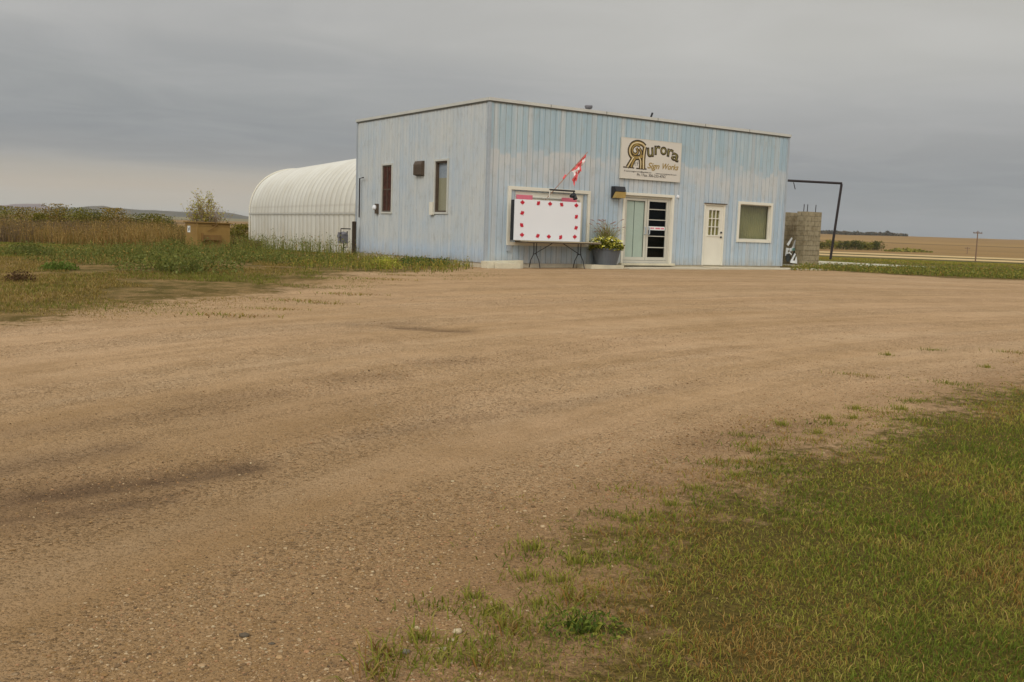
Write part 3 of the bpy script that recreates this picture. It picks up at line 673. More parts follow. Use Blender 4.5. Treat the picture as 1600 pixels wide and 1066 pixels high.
mb = MB(); mb.box(x0-.004, x0+.05, B1+.031, B1+.2, zb, zt-.02); mb.box(x1-.05, x1, B1+.031, B1+.2, zb, zt-.02); mb.box(x0+.05, x1-.05, B1+.031, B1+.1, zb, zb+.05); mb.build('backing_frame', M['black'], bd)
for px, py, r in [(816.3, 316.5, 0), (841.3, 317.8, .75), (859.5, 318.8, 0), (877.5, 320, -.6), (900.5, 321.3, 0), (816, 333, .5), (815, 352, -.7), (815.5, 367.3, 0),
                  (900.5, 339, .78), (900, 356.3, .5), (898, 370.3, 0), (840.2, 368.8, .5), (857.5, 370, 0), (876, 371, .9)]:
    a, z = wall(px, py, B1); mb = MB(); cr_, sr_ = math.cos(r), math.sin(r); s = .082
    mb.prism([(a+s*(x*cr_-y*sr_), z+s*(x*sr_+y*cr_)) for x, y in LEAF()], B1-.006, B1-.001, 'y'); mb.build('maple_leaf', M['leafred'], bd)
tb = onwall('folding_table', 'long folding table with black wishbone legs under the white board', 'table')
T0 = wall(803, 378, -.09)[0]; T1 = wall(937, 384, -.75)[0]; TZ = zb-.004
mb = MB(); mb.box(T0, T1, -.82, -.09, TZ-.03, TZ); mb.box(T0+.02, T1-.02, -.8, -.11, TZ-.065, TZ-.031, 1); mb.build('table_top', [M['table'], M['brown']], tb)
gzf = -.115
def legset(a, sgn):
    yc = -.455
    for s in (-1, 1):
        mb = MB(); mb.tube([(a, yc+s*.07, TZ-.065), (a, yc+s*.06, .38), (a, yc+s*.08, .27), (a, yc+s*.2, .12), (a, yc+s*.28, gzf)], .014, 6); mb.build('leg', M['black'], tb)
    mb = MB(); mb.tube([(a, yc-.075, .3), (a, yc+.075, .3)], .012, 6); mb.tube([(a, yc, .31), (a+sgn*.62, yc, TZ-.07)], .011, 6); mb.build('brace', M['black'], tb)
al = wall(836, 395, -.455)[0]; ar = wall(905, 398, -.455)[0]
legset(al, 1); legset(ar, -1)
fl = onwall('flag', 'tattered faded red and white flag leaning out on a thin pole above the board', 'flag')
p0 = wall(855, 309, -.15); p1 = wall(917, 239, -.75); P = lambda t, o=0.: Vector((p0[0]+(p1[0]-p0[0])*t, -.15-.6*t+o, p0[1]+(p1[1]-p0[1])*t))
mb = MB(); mb.tube([P(-.05), P(.35, -.01), P(.65, .01), P(1.02)], .014, 6); mb.build('flagpole', M['polewood'], fl)
mb = MB()                                            # cloth: hangs from the upper half of the pole in folds
nu, nv = 16, 14
def cloth(i, j):
    t = .97-.33*i/nu; q = j/nv; top = P(t)
    px, py = [(917, 240), (909, 252), (903, 262), (897, 268), (893, 272)][min(4, int(i/nu*4))], None
    drop = .07+.40*(i/nu)**.7 if i > 0 else .05
    wav = .035*math.sin(i*1.3+j*.6)+.02*math.sin(j*1.7)
    return top+Vector((.02*math.sin(j*.9+i)+.09*q*(i/nu)-.02*q, wav, -drop*q*(1+.12*math.sin(i*2.1))))
g_ = [[cloth(i, j) for j in range(nv+1)] for i in range(nu+1)]
mb.v = [tuple(p) for r_ in g_ for p in r_]
for i in range(nu):
    for j in range(nv):
        q = [i*(nv+1)+j, (i+1)*(nv+1)+j, (i+1)*(nv+1)+j+1, i*(nv+1)+j+1]; mb.f.append(tuple(q)); tt = j/nv*.7+i/nu*.45
        mb.m.append(1 if .50 < tt < .70 or (i % 7 == 3 and j > 3) else 0)
mb.build('cloth', [M['flagred'], M['flagwhite']], fl, True)
a, z = wall(876, 284, -.33); mb = MB(); q = P(.42); mb.tube([tuple(q+Vector((-.02, 0, 0))), tuple(q+Vector((.06, -.01, .12)))], .03, 6); mb.build('tie', M['flagred'], fl)
sp_ = onwall('floodlight', 'black floodlight on a bent pipe arm above the white board', 'floodlight')
a0, zz0 = wall(858.5, 311, -.32); _, zz1 = wall(858.5, 296.5, -.32); a1, zz2 = wall(898, 299, -.32)
mb = MB(); mb.tube([(a0, -.02, zz0+.02), (a0, -.3, zz0+.02), (a0, -.32, zz0+.04), (a0, -.32, zz1)], .018, 6, 1); mb.tube([(a0-.01, -.32, zz1), (a1, -.32, zz1+.0)], .026, 6, 0); mb.build('arm', [M['black'], M['flash']], sp_)
mb = MB(); mb.tube([(a1-.03, -.32, zz1), (a1-.05, -.33, zz1-.1)], .02, 6); mb.tube([(a1-.01, -.33, zz1-.1), (a1-.1, -.36, zz1-.14), (a1-.2, -.4, zz1-.16)], [.06, .075, .05], 10); mb.tube([(a1-.04, -.35, zz1-.09), (a1-.04, -.42, zz1-.24)], [.05, .07], 8); mb.build('lamp_head', M['black'], sp_)
lm = onwall('wall_lamp', 'black topped amber lamp box beside the top of the glass entrance', 'lamp')
a0, zt_ = wall(962, 291, -.2); a1, zb_ = wall(976, 310.5, -.2); a0 -= .02
mb = MB(); zm = zt_-(zt_-zb_)*.42; mb.prism([(-.02, zb_), (-.02, zt_), (-.2, zt_), (-.26, zm), (-.2, zm-.01), (-.05, zb_)], a0, a1, 'x'); mb.build('housing', M['black'], lm)
mb = MB(); mb.prism([(-.05, zb_+.01), (-.05, zm-.015), (-.255, zm-.015), (-.22, zb_+.01)], a0+.02, a1+.01, 'x'); mb.build('lens', M['amber'], lm)

# ------------------------------------------------------------------ planter and its plants
ac, _ = wall(947, 411, -.4)
pl = empty('planter', 'grey plastic planter on the concrete pad left of the glass entrance', 'planter', loc(ac-.02, -.4, .0), YAW)
mb = MB(); mb.lathe([(0, .0), (.34, .0), (.46, .47), (.49, .48), (.49, .52), (.44, .52), (.42, .45), (0, .45)], (0, 0, 0), 28); mb.build('pot', M['potgrey'], pl, False)
mb = MB(); mb.lathe([(.42, .455), (.2, .48), (0, .485)], (0, 0, 0), 16); mb.build('soil', M['soil'], pl)
def plantroot(name, label, cat, p, group=None): return empty(name, label, cat, tuple(p), YAW, group)
pp = loc(ac-.02, -.4, .47)
fp = plantroot('flowering_plant', 'low mound of yellow flowers and leaves filling the grey planter', 'plant', pp)
n = 2400; a_ = rng.uniform(0, 2*PI, n); r_ = .54*np.sqrt(rng.uniform(0, 1, n)); zz = .34*np.sqrt(np.clip(1-(r_/.58)**2, 0, 1))*rng.uniform(.1, 1, n)-np.clip(r_-.42, 0, 1)*.8*rng.uniform(0, 1, n)
P_ = np.stack([r_*np.cos(a_), r_*np.sin(a_), zz+.03], 1)
vegobj('foliage', [leaves(P_, rng.uniform(.04, .09, n), pick([alb(96, 100, 36), alb(130, 128, 46), alb(66, 70, 28), alb(150, 146, 56)], n))], fp)
n = 420; a_ = rng.uniform(0, 2*PI, n); r_ = .55*np.sqrt(rng.uniform(.15, 1, n)); zz = .36*np.sqrt(np.clip(1-(r_/.6)**2, 0, 1))-np.clip(r_-.44, 0, 1)*.9*rng.uniform(0, 1, n)
P_ = np.stack([r_*np.cos(a_), r_*np.sin(a_), zz+.05], 1)
vegobj('flowers', [leaves(P_, rng.uniform(.05, .085, n), pick([alb(214, 206, 90), alb(226, 222, 150), alb(190, 180, 60), alb(220, 216, 190)], n), 1.2, 1.1)], fp)
og = plantroot('ornamental_grass', 'wispy ornamental grass with reddish plumes rising from the grey planter', 'plant', (pp[0], pp[1], pp[2]+.02))
n = 420; P_ = np.stack([rng.normal(0, .09, n), rng.normal(0, .09, n), np.zeros(n)], 1)
vegobj('grass_blades', [blades(P_, rng.uniform(.4, 1.0, n), np.full(n, .011), pick([alb(128, 124, 62), alb(148, 138, 84), alb(104, 106, 48)], n), 1.0)], og)
parts = []; n = 46
P_ = np.stack([rng.normal(0, .05, n), rng.normal(0, .05, n), np.zeros(n)], 1); a_ = rng.uniform(0, 2*PI, n); ln = rng.uniform(.5, .95, n); le = rng.uniform(.1, .75, n)
mbv = MB()
for k in range(n):
    dx, dy = math.cos(a_[k]), math.sin(a_[k]); l = ln[k]; e_ = le[k]
    mid = (P_[k, 0]+dx*l*e_*.4, P_[k, 1]+dy*l*e_*.4, l*.65); end = (P_[k, 0]+dx*l*e_, P_[k, 1]+dy*l*e_, l*.95); tip = (P_[k, 0]+dx*l*(e_+.14), P_[k, 1]+dy*l*(e_+.14), l*.99)
    mbv.tube([(P_[k, 0], P_[k, 1], 0), mid, end], .004, 3, 0, False); mbv.tube([end, ((end[0]+tip[0])/2, (end[1]+tip[1])/2, (end[2]+tip[2])/2+.01), tip], [.007, .016, .004], 5, 1, False)
mbv.build('plumes', [plain('grass_stem', alb(140, 128, 84)), plain('plume', alb(138, 112, 104))], og)

# ------------------------------------------------------------------ gas meter and posts at the far corner
wp = empty('wooden_post', 'short dark wooden post at the far corner of the blue side wall', 'post', loc(-.3, 8.2, -.2), YAW)
hpx = 43./35.; mb = MB(); mb.rbox(-.06, .06, -.05, .05, -.1, 1.3, .008); mb.build('post_shaft', M['post'], wp)
gm = empty('gas_meter', 'grey gas meter on thin pipes left of the dark wooden post', 'gas meter', loc(-.45, 8.75, -.2), YAW+.2)
mb = MB(); mb.rbox(-.13, .13, -.09, .09, .52, .83, .004); mb.lathe([(.13, .0), (.11, .06), (.06, .09), (0, .1)], (0, 0, .83), 12); mb.build('meter_body', M['meter'], gm)
mb = MB(); mb.tube([(-.24, 0, .76), (-.13, 0, .76)], [.07, .05], 10); mb.tube([(-.2, 0, .5), (-.2, 0, .9)], .045, 8); mb.build('regulator', M['meter'], gm)
mb = MB(); mb.tube([(0, 0, .52), (0, 0, -.1)], .022, 6); mb.tube([(-.12, 0, .85), (-.12, 0, 1.03), (.3, 0, 1.03)], .02, 6); mb.tube([(.12, 0, .85), (.16, 0, .95), (.16, 0, .35), (.02, 0, .35)], .02, 6); mb.build('pipework', M['steel'], gm)

# ------------------------------------------------------------------ quonset hut
qhw, qk, qtop, Lq, QY, RP = 3.0, 1.9, 4.68, 22.5, .471, .76
qz = -.42
q = empty('quonset_hut', 'long cream arched quonset storage hut behind the blue shop', 'building', (-16.3+qhw*math.cos(QY)+Lq*math.sin(QY), 60+qhw*math.sin(QY)-Lq*math.cos(QY), qz), QY)
def arch(off=0.):
    pts = [(-qhw-off, -.4), (-qhw-off, .7), (-qhw-off, qk)]
    for k in range(1, 32):
        t_ = PI*k/32; c_ = -math.cos(t_); s_ = math.sin(t_)
        pts.append((math.copysign(abs(c_)**.92, c_)*(qhw+off), qk+abs(s_)**.92*(qtop-qk+off)))
    return pts+[(qhw+off, qk), (qhw+off, .7), (qhw+off, -.4)]
nb = int(Lq/RP); prof = []
for k in range(nb):
    for f_, o_ in ((0, -.035), (.04, -.035), (.12, -.01), (.3, .015), (.5, .022), (.7, .015), (.88, -.01), (.96, -.035)): prof.append(((k+f_)*RP, o_))
prof.append((nb*RP, -.035)); na = len(arch()); mb = MB()
for y, o_ in prof: mb.v += [(x, y, z) for x, z in arch(o_)]
for i in range(len(prof)-1):
    for j in range(na-1): a = i*na+j; mb.f.append((a, a+1, a+1+na, a+na)); mb.m.append(0)
mq, t, b = newmat('quonset_paint', .5, .35)
v = t.n.new('ShaderNodeTexCoord').outputs['Object']; sx = t.n.new('ShaderNodeSeparateXYZ'); t.link(v, sx.inputs[0])
pn = t.math('FLOOR', t.math('MULTIPLY', sx.outputs['Y'], 1/.76)); cx = t.n.new('ShaderNodeCombineXYZ'); t.link(pn, cx.inputs[0]); wn_ = t.n.new('ShaderNodeTexWhiteNoise'); t.link(cx.outputs[0], wn_.inputs['Vector'])
c = t.mix(t.ramp(wn_.outputs['Value'], [(0., 0.), (1., 1.)]), alb(197, 194, 182), alb(188, 184, 172)); c = t.mix(t.ramp(t.noise(v, .8, 5, .6), [(.45, 0.), (.75, .5)]), c, alb(170, 162, 142))
seam = t.math('FRACT', t.math('MULTIPLY', sx.outputs['Y'], 1/.76)); c = t.mix(t.ramp(seam, [(0., .6), (.07, .5), (.12, 0.), (.92, 0.), (1., .5)]), c, alb(150, 144, 126))
c = t.mix(t.ramp(t.math('MULTIPLY', t.math('ABSOLUTE', t.math('SUBTRACT', sx.outputs['Z'], 1.9)), 9.), [(.2, .5), (.7, 0.)]), c, alb(158, 150, 134))
c = t.mix(t.ramp(t.math('MULTIPLY', t.math('ABSOLUTE', t.math('SUBTRACT', sx.outputs['Z'], 2.25)), 9.), [(.2, .3), (.7, 0.)]), c, alb(158, 150, 134))
c = t.mix(t.math('MULTIPLY', t.ramp(t.noise(t.mapping(v, (1, 3, .8)), 1.2, 4), [(.4, 0.), (.65, .7)]), t.ramp(t.math('MULTIPLY', sx.outputs['Z'], .5), [(.2, 1.), (.8, 0.)])), c, alb(166, 152, 122))
t.link(c, b.inputs['Base Color'])
mb.build('arched_shell', mq, q, True)
mb = MB(); mb.prism(arch(-.06), nb*RP-.35, nb*RP-.3, 'y'); mb.prism(arch(-.06), .3, .35, 'y'); mb.build('end_wall', mq, q)
mb = MB(); mb.tube([(x, nb*RP, z) for x, z in arch(.04)], .045, 6); mb.build('end_rim', M['cream'], q)
for zz in (1.88,):
    mb = MB(); mb.box(-qhw-.075, -qhw-.055, 0, nb*RP, zz-.02, zz+.02); mb.build('seam_strip', M['flash'], q)

# ------------------------------------------------------------------ waste bin
bp = at(319, 390.5); bp = np.array([bp[0]*.98-.3, bp[1]*.98, 0]); bp[2] = gz(bp[0], bp[1])
dn_ = empty('waste_bin', 'brown steel waste bin standing in the weeds left of the arched hut', 'waste bin', tuple(bp), .62)
mb = MB(); mb.box(0, 1.42, 0, 1.62, .05, 1.13); mb.box(-.012, 1.432, -.012, 1.632, 1.0, 1.05); mb.box(-.015, .05, -.015, .05, .05, 1.13); mb.build('bin_body', M['binbrown'], dn_)
mb = MB(); mb.box(-.07, .72, -.09, 1.7, 1.15, 1.19); mb.box(.735, 1.5, -.09, 1.7, 1.14, 1.17); mb.box(-.03, 1.45, -.03, 1.65, 1.13, 1.145, 1); mb.box(.0, 1.4, .0, 1.6, 1.19, 1.21) if False else None
mb.build('lid', [M['binbrown'], M['bindark']], dn_)
mb = MB(); mb.box(.2, .98, -.2, -.012, .42, .44); mb.box(.2, .98, -.2, -.012, .62, .64); mb.box(.2, .98, -.2, -.18, .44, .62); mb.box(.96, .98, -.18, -.012, .44, .62); mb.box(.17, .2, -.24, -.012, .38, .72); mb.build('fork_pocket', M['bindark'], dn_)
mb = MB(); mb.tube([(.45, -.05, .8), (.75, -.07, 1.0), (.85, -.06, 1.12)], .016, 6); mb.tube([(.62, -.05, 1.08), (.85, -.06, 1.06)], .02, 6); mb.build('lid_lever', M['bindark'], dn_)
mb = MB(); mb.box(-.006, -.001, .92, 1.3, .72, 1.02); s_ = mb.build('sticker', M['sticker'], dn_)
mb = MB(); mb.prism([(1.25, .95), (1.16, .84), (1.22, .76), (1.12, .78), (1.05, .88), (1.15, .9)], -.0105, -.0065, 'x'); mb.box(-.0105, -.0065, .97, 1.03, .8, .96); mb.build('sticker_mark', M['meter'], s_)

# ------------------------------------------------------------------ block wall, rebar, scrap signs, pipe frame
mc, t, b = newmat('cinder_block', .95, .1)
v = t.n.new('ShaderNodeTexCoord').outputs['Object']; sx = t.n.new('ShaderNodeSeparateXYZ'); t.link(v, sx.inputs[0])
cx = t.n.new('ShaderNodeCombineXYZ'); t.link(t.math('ADD', sx.outputs['X'], sx.outputs['Y']), cx.inputs[0]); t.link(sx.outputs['Z'], cx.inputs[1])
br_ = t.n.new('ShaderNodeTexBrick'); br_.inputs['Scale'].default_value = 1.; br_.inputs['Brick Width'].default_value = .4; br_.inputs['Row Height'].default_value = .2; br_.inputs['Mortar Size'].default_value = .012
br_.inputs['Color1'].default_value = (*alb(138, 126, 100), 1); br_.inputs['Color2'].default_value = (*alb(108, 94, 68), 1); br_.inputs['Mortar'].default_value = (*alb(112, 102, 82), 1); br_.inputs['Bias'].default_value = -.45
t.link(cx.outputs[0], br_.inputs['Vector']); c = t.mix(t.ramp(t.noise(v, 2.2, 6, .7), [(.45, 0.), (.7, .6)]), br_.outputs['Color'], alb(96, 82, 58)); c = t.mix(t.ramp(t.noise(v, 9., 4), [(.4, .3), (.6, 0.)]), c, alb(168, 156, 130))
t.link(c, b.inputs['Base Color']); bn = t.n.new('ShaderNodeBump'); bn.inputs['Distance'].default_value = .01; t.link(br_.outputs['Fac'], bn.inputs['Height']); bn.invert = True; t.link(bn.outputs['Normal'], b.inputs['Normal'])
bw = empty('block_wall', 'weathered concrete block pier and wall stub right of the shop', 'wall', loc(16.95, 2.35, -.05), YAW)
mb = MB(); mb.box(0, 1.02, 0, .42, 0, 2.18); mb.build('pier', mc, bw)
mb = MB(); mb.box(-2.4, 1.0, 1.25, 1.45, 0, 2.16); mb.box(.8, 1.0, .423, 1.247, 0, 2.1); mb.build('back_wall', mc, bw)
for x, y, h in ((.12, .2, .3), (.34, .2, .3), (.86, .2, .3), (-.45, 1.35, .25)):
    mb = MB(); mb.tube([(x, y, 2.1), (x+.01, y, 2.18+h)], .017, 5); mb.build('rebar', M['steel'], bw)
def scrap(name, label, poly, yaw, tilt, pos, mat):
    mb = MB(); mb.prism([(1.0*x, 1.0*y) for x, y in poly], -.012, .012, 'y'); o = mb.build(name, mat); o.location = loc(*pos); o.rotation_euler = (tilt, .0, YAW+yaw); tag(o, label, 'scrap panel', 'scrap sign panels heaped by the block wall')
    return o
for i, (px, py, b, lb, poly, mat) in enumerate([
    (1232, 377, 3.0, 'white pointed scrap panel jutting up highest from the heap by the block wall', [(-.16, -.14), (.1, .16), (.14, .11), (-.08, -.2)], 'scrapwhite'),
    (1237, 386, 2.9, 'long curved white scrap panel lying across the heap by the block wall', [(-.32, -.08), (-.05, -.02), (.2, .22), (.32, .32), (.28, .1), (.05, -.12), (-.3, -.2)], 'scrapwhite'),
    (1239, 396, 2.8, 'black scrap panel in the middle of the heap by the block wall', [(-.14, -.22), (-.02, .14), (.22, .2), (.24, -.22), (.05, -.1)], 'scrapdark'),
    (1229, 393, 2.7, 'white curled scrap panel at the left edge of the heap by the block wall', [(-.1, -.18), (-.1, .16), (.06, .12), (-.01, .0), (.07, -.2)], 'scrapwhite'),
    (1229, 403, 2.6, 'rounded black scrap disc at the lower left of the heap by the block wall', [(.12*math.cos(k*PI/7), .17*math.sin(k*PI/7)) for k in range(14)], 'scrapdark'),
    (1237, 409, 2.55, 'flat white scrap strip at the bottom of the heap by the block wall', [(-.3, -.05), (0, .05), (.3, .02), (.3, -.08)], 'scrapwhite'),
    (1237, 402, 2.6, 'thin slanting white scrap lath in the heap by the block wall', [(-.2, -.18), (.14, .16), (.2, .12), (-.12, -.23)], 'scrapwhite'),
    (1242, 405, 2.65, 'small bent white scrap triangle beside the foot of the block pier', [(-.09, -.12), (.0, .12), (.12, -.1)], 'scrapwhite'),
    (1232, 396, 2.75, 'short white scrap strip crossing the dark disc in the heap by the block wall', [(-.16, .0), (-.03, .06), (.14, -.02), (.12, -.08), (-.03, .0)], 'scrapwhite'),
    (1243, 399, 2.7, 'angular black scrap shard leaning on the block pier', [(-.1, -.16), (-.05, .12), (.08, .16), (.1, -.14)], 'scrapdark'),
    (1238, 390, 2.78, 'green and dark painted scrap piece below the curved white panel', [(-.12, -.05), (-.06, .05), (.16, .08), (.12, -.05)], 'scrapgreen')]):
    a, z = wall(px+2, py, b); scrap('scrap_panel', lb, poly, (-.2, .15, .1, -.3, 0, .2, .1, -.2, .2, -.1, .2)[i], (-.15, -.3, -.1, .12, -.1, -.4, -.1, -.2, -.2, .1, -.2)[i], (a, b, z), M[mat])
pf = empty('pipe_frame', 'dark leaning steel pipe frame standing behind the block wall', 'frame', (0, 0, 0))
d_ = ray(1297, 404); base = d_*(58./d_[1])+np.array([0, 0, CAMZ]); d_ = ray(1315, 288); top = d_*(58./d_[1])+np.array([0, 0, CAMZ])
dl = ray(1229, 283.5); lft = dl*(58./dl[1])+np.array([0, 0, CAMZ]); l2 = top+(lft-top)*1.45
mb = MB(); mb.tube([base-np.array([0, 0, .3]), top], .075, 8); mb.build('post', M['steel'], pf)
mb = MB(); mb.tube([l2-np.array([0, 0, 4.4]), l2], .1, 8); mb.build('post', M['steel'], pf)
mb = MB(); mb.tube([top+(top-l2)*.004+np.array([0, 0, .05]), l2+np.array([0, 0, .05])], .07, 8); mb.build('crossbar', M['steel'], pf)
d1 = ray(1240, 285); d2 = ray(1242.5, 296); mb = MB(); mb.tube([d1*(58./d1[1])+np.array([0, 0, CAMZ]), d2*(58./d2[1])+np.array([0, 0, CAMZ])], .025, 5); mb.build('hook', M['steel'], pf)

# ------------------------------------------------------------------ distant things
def upole(px, pyb, H, label):
    p = at(px, pyb); u_ = empty('utility_pole', label, 'utility pole', tuple(p), .25)
    mb = MB(); mb.tube([(0, 0, -1), (0, 0, H)], [.2, .14], 8); mb.build('pole_shaft', M['wood'], u_)
    mb = MB(); mb.box(-1.5, 1.5, -.1, .1, H-.75, H-.5); mb.build('crossarm', M['wood'], u_)
    for x in (-1.35, -.5, .5, 1.35): mb = MB(); mb.lathe([(.06, 0), (.09, .1), (.05, .3), (0, .32)], (x, 0, H-.5), 8); mb.build('insulator', M['meter'], u_)
    return p
pz = at(1524, 408.5); print('pole', pz); upole(1524, 408.5, 47*pz[1]/F, 'wooden utility pole with a crossarm standing beside the far road')
pz = at(1511, 398); upole(1511, 397, 11*pz[1]/F, 'tiny distant utility pole in the stubble field')
def road(name, pts, w, mat, lift=.12):
    P = []
    for (x0, y0), (x1, y1) in zip(pts, pts[1:]):
        for k in range(24): P.append((x0+(x1-x0)*k/24, y0+(y1-y0)*k/24))
    P.append(pts[-1]); mb = MB(); n = len(P)
    for i, p in enumerate(P):
        a = P[max(0, i-1)]; b = P[min(n-1, i+1)]; dx, dy = b[0]-a[0], b[1]-a[1]; l = math.hypot(dx, dy); nx, ny = -dy/l, dx/l
        for s in (-w/2, -w/2+.6, 0, w/2-.6, w/2): X, Y = p[0]+nx*s, p[1]+ny*s; mb.v.append((X, Y, float(gz(X, Y))+(lift+.05 if abs(s) < w/2 else -.4)))
    for i in range(n-1):
        for j in range(4): a = i*5+j; mb.f.append((a, a+5, a+6, a+1)); mb.m.append(0)
    o = mb.build(name, mat, None, True); tag(o, kind='structure')
rm = plain('far_gravel_road', alb(172, 148, 106), .95, .1, var=.08, scale=.05)
road('road', [(20, 345), (92, 326), (160, 304), (320, 255)], 30, rm)
road('gravel_lane', [(20, 440), (120, 402), (220, 365), (420, 300)], 44, rm)

# ------------------------------------------------------------------ grass of the yard edges and fields
PG = [alb(124, 125, 45), alb(136, 130, 54), alb(111, 119, 41), alb(142, 132, 64)]
PD = [alb(146, 124, 66), alb(152, 126, 72), alb(130, 106, 52), alb(136, 98, 48)]
PK = [alb(86, 98, 30), alb(94, 106, 34), alb(100, 110, 36)]
def mixcols(X, Y, sc=1.1, dry=.35):
    n = len(X); f = fbm(X*sc, Y*sc, 4, 21)+rng.normal(0, .09, n)
    c = pick(PG, n); k = f > .67-dry*.3; c[k] = pick(PD, k.sum()); k = f < .40; c[k] = pick(PK, k.sum()); k = rng.uniform(size=n) < .10; c[k] = pick(PD, k.sum()); return c
def polar(n, r0, r1, a0, a1, pw):
    u_ = rng.uniform(size=n); r = (r0**pw+u_*(r1**pw-r0**pw))**(1/pw); a = np.radians(rng.uniform(a0, a1, n)); return r*np.sin(a), r*np.cos(a), r
# lawn in the foreground
X, Y, r = polar(1150000, 2.6, 34, -14, 72, .8)
dl_ = sdist(X, Y, LAWN); edge = (fbm(X*1.5, Y*1.5, 5, 33)-.5)*2.2+(fbm(X*7, Y*7, 2, 35)-.5)*1.4
k = (dl_+.3+edge*np.clip(1.1-dl_/1.2, 0, 1) > -.02); bare = fbm(X*2.2, Y*2.2, 4, 41); k &= ~((bare > .66) & (rng.uniform(size=len(X)) < .5) & (dl_ < 1.2)); k &= rng.uniform(size=len(X)) < np.clip(.45+dl_*.75+edge*.4, .15, 1)
X, Y, r, dl_ = X[k], Y[k], r[k], dl_[k]; print('lawn blades', len(X))
h = rng.uniform(.018, .05, len(X))*(.6+.9*fbm(X*1.7, Y*1.7, 3, 50))*np.clip(.6+dl_*.35, .5, 1.05)*(1+1.*(rng.uniform(size=len(X)) < .015))
P_ = np.stack([X, Y, gz(X, Y)-.004], 1)
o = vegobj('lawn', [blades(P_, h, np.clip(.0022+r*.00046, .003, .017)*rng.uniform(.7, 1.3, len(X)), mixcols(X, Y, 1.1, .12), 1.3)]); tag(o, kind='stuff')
# short rough grass left of the shop
X, Y, r = polar(520000, 14, 62, -46, 0, .9)
db = sdist(X, Y, LEFTG); edge = (fbm(X*.8, Y*.8, 5, 61)-.5)*5
k = (db+.5+edge*np.clip(1.5-db/4, .1, 1) > .0) & (rng.uniform(size=len(X)) < np.clip(.25+db*.25+edge*.1, .12, 1)) & ((fbm(X*.5, Y*.5, 4, 66) < .55) | ((db > 7) & (fbm(X*.5, Y*.5, 4, 66) < .68)))
X, Y, r, db = X[k], Y[k], r[k], db[k]; n = len(X); f = fbm(X*.35, Y*.35, 4, 71)+rng.normal(0, .07, n)
c = pick([alb(134, 112, 58), alb(120, 100, 48), alb(146, 126, 74), alb(110, 96, 42)], n); kk = f > .56; c[kk] = pick([alb(106, 106, 42), alb(98, 100, 38), alb(118, 114, 52)], kk.sum())
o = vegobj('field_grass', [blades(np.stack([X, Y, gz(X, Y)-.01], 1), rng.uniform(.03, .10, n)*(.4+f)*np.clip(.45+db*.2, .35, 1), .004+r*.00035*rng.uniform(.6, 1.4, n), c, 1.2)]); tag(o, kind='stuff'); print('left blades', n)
def area(n, poly_px, extra=None):
    W = G(poly_px); xs = [p[0] for p in W]; ys = [p[1] for p in W]
    X = rng.uniform(min(xs), max(xs), n*6); Y = rng.uniform(min(ys), max(ys), n*6); k = inpoly(X, Y, W); return X[k][:n], Y[k][:n]
def weedmass(X, Y, hgt, green, stemw=.012, leafs=5, dry=.12, lsize=.05):
    n = len(X); Z = gz(X, Y); h = hgt*rng.uniform(.55, 1.1, n)
    P = np.stack([X, Y, Z-.02], 1); out = [blades(P, h, np.full(n, stemw), pick(green, n), .45)]
    m = n*leafs; i = rng.integers(0, n, m); u_ = rng.uniform(.1, .95, m)
    Q = P[i]+np.stack([rng.normal(0, .05, m), rng.normal(0, .05, m), h[i]*u_], 1)
    c = pick(green, m); k = rng.uniform(size=m) < dry; c[k] = pick(PD, k.sum())
    out.append(leaves(Q, rng.uniform(.6, 1.3, m)*lsize, c, .1, 2.2)); return out
GW = [alb(90, 96, 40), alb(102, 106, 48), alb(78, 84, 34), alb(108, 110, 56), alb(118, 114, 54)]
GB = [alb(98, 102, 50), alb(108, 112, 62), alb(86, 92, 42), alb(76, 82, 36)]
GY = [alb(112, 112, 40), alb(130, 122, 48), alb(96, 96, 36), alb(150, 140, 60)]
parts = []
# tall weeds in front of the hut, falling to low ones along the shop wall
X, Y = area(3600, [(362, 398), (372, 416), (440, 418), (548, 420), (566, 398), (556, 386), (470, 383), (385, 381)])
parts += weedmass(X, Y, .88*(.75+.5*fbm(X*.6, Y*.6, 3, 81))*np.clip((Y-25.5)/6+.2, .35, 1), GW, .016, 5, .08, .065)
X, Y = area(1500, [(545, 400), (600, 406), (690, 412), (735, 414), (742, 421), (690, 430), (600, 427), (480, 424), (440, 418)])
a1_, a2_ = (X-BO[0])*BU[0]+(Y-BO[1])*BU[1], 0; f = fbm(X*.9, Y*.9, 3, 83)
parts += weedmass(X, Y, .3*(.5+f), GY+GW, .014, 5, .3, .05)
X, Y = area(500, [(640, 407), (700, 409), (700, 418), (622, 416)]); parts += weedmass(X, Y, np.full(len(X), .22), [alb(52, 74, 34), alb(62, 86, 40)], .012, 6, .03, .08)
o = vegobj('green_weeds', parts); tag(o, kind='stuff')
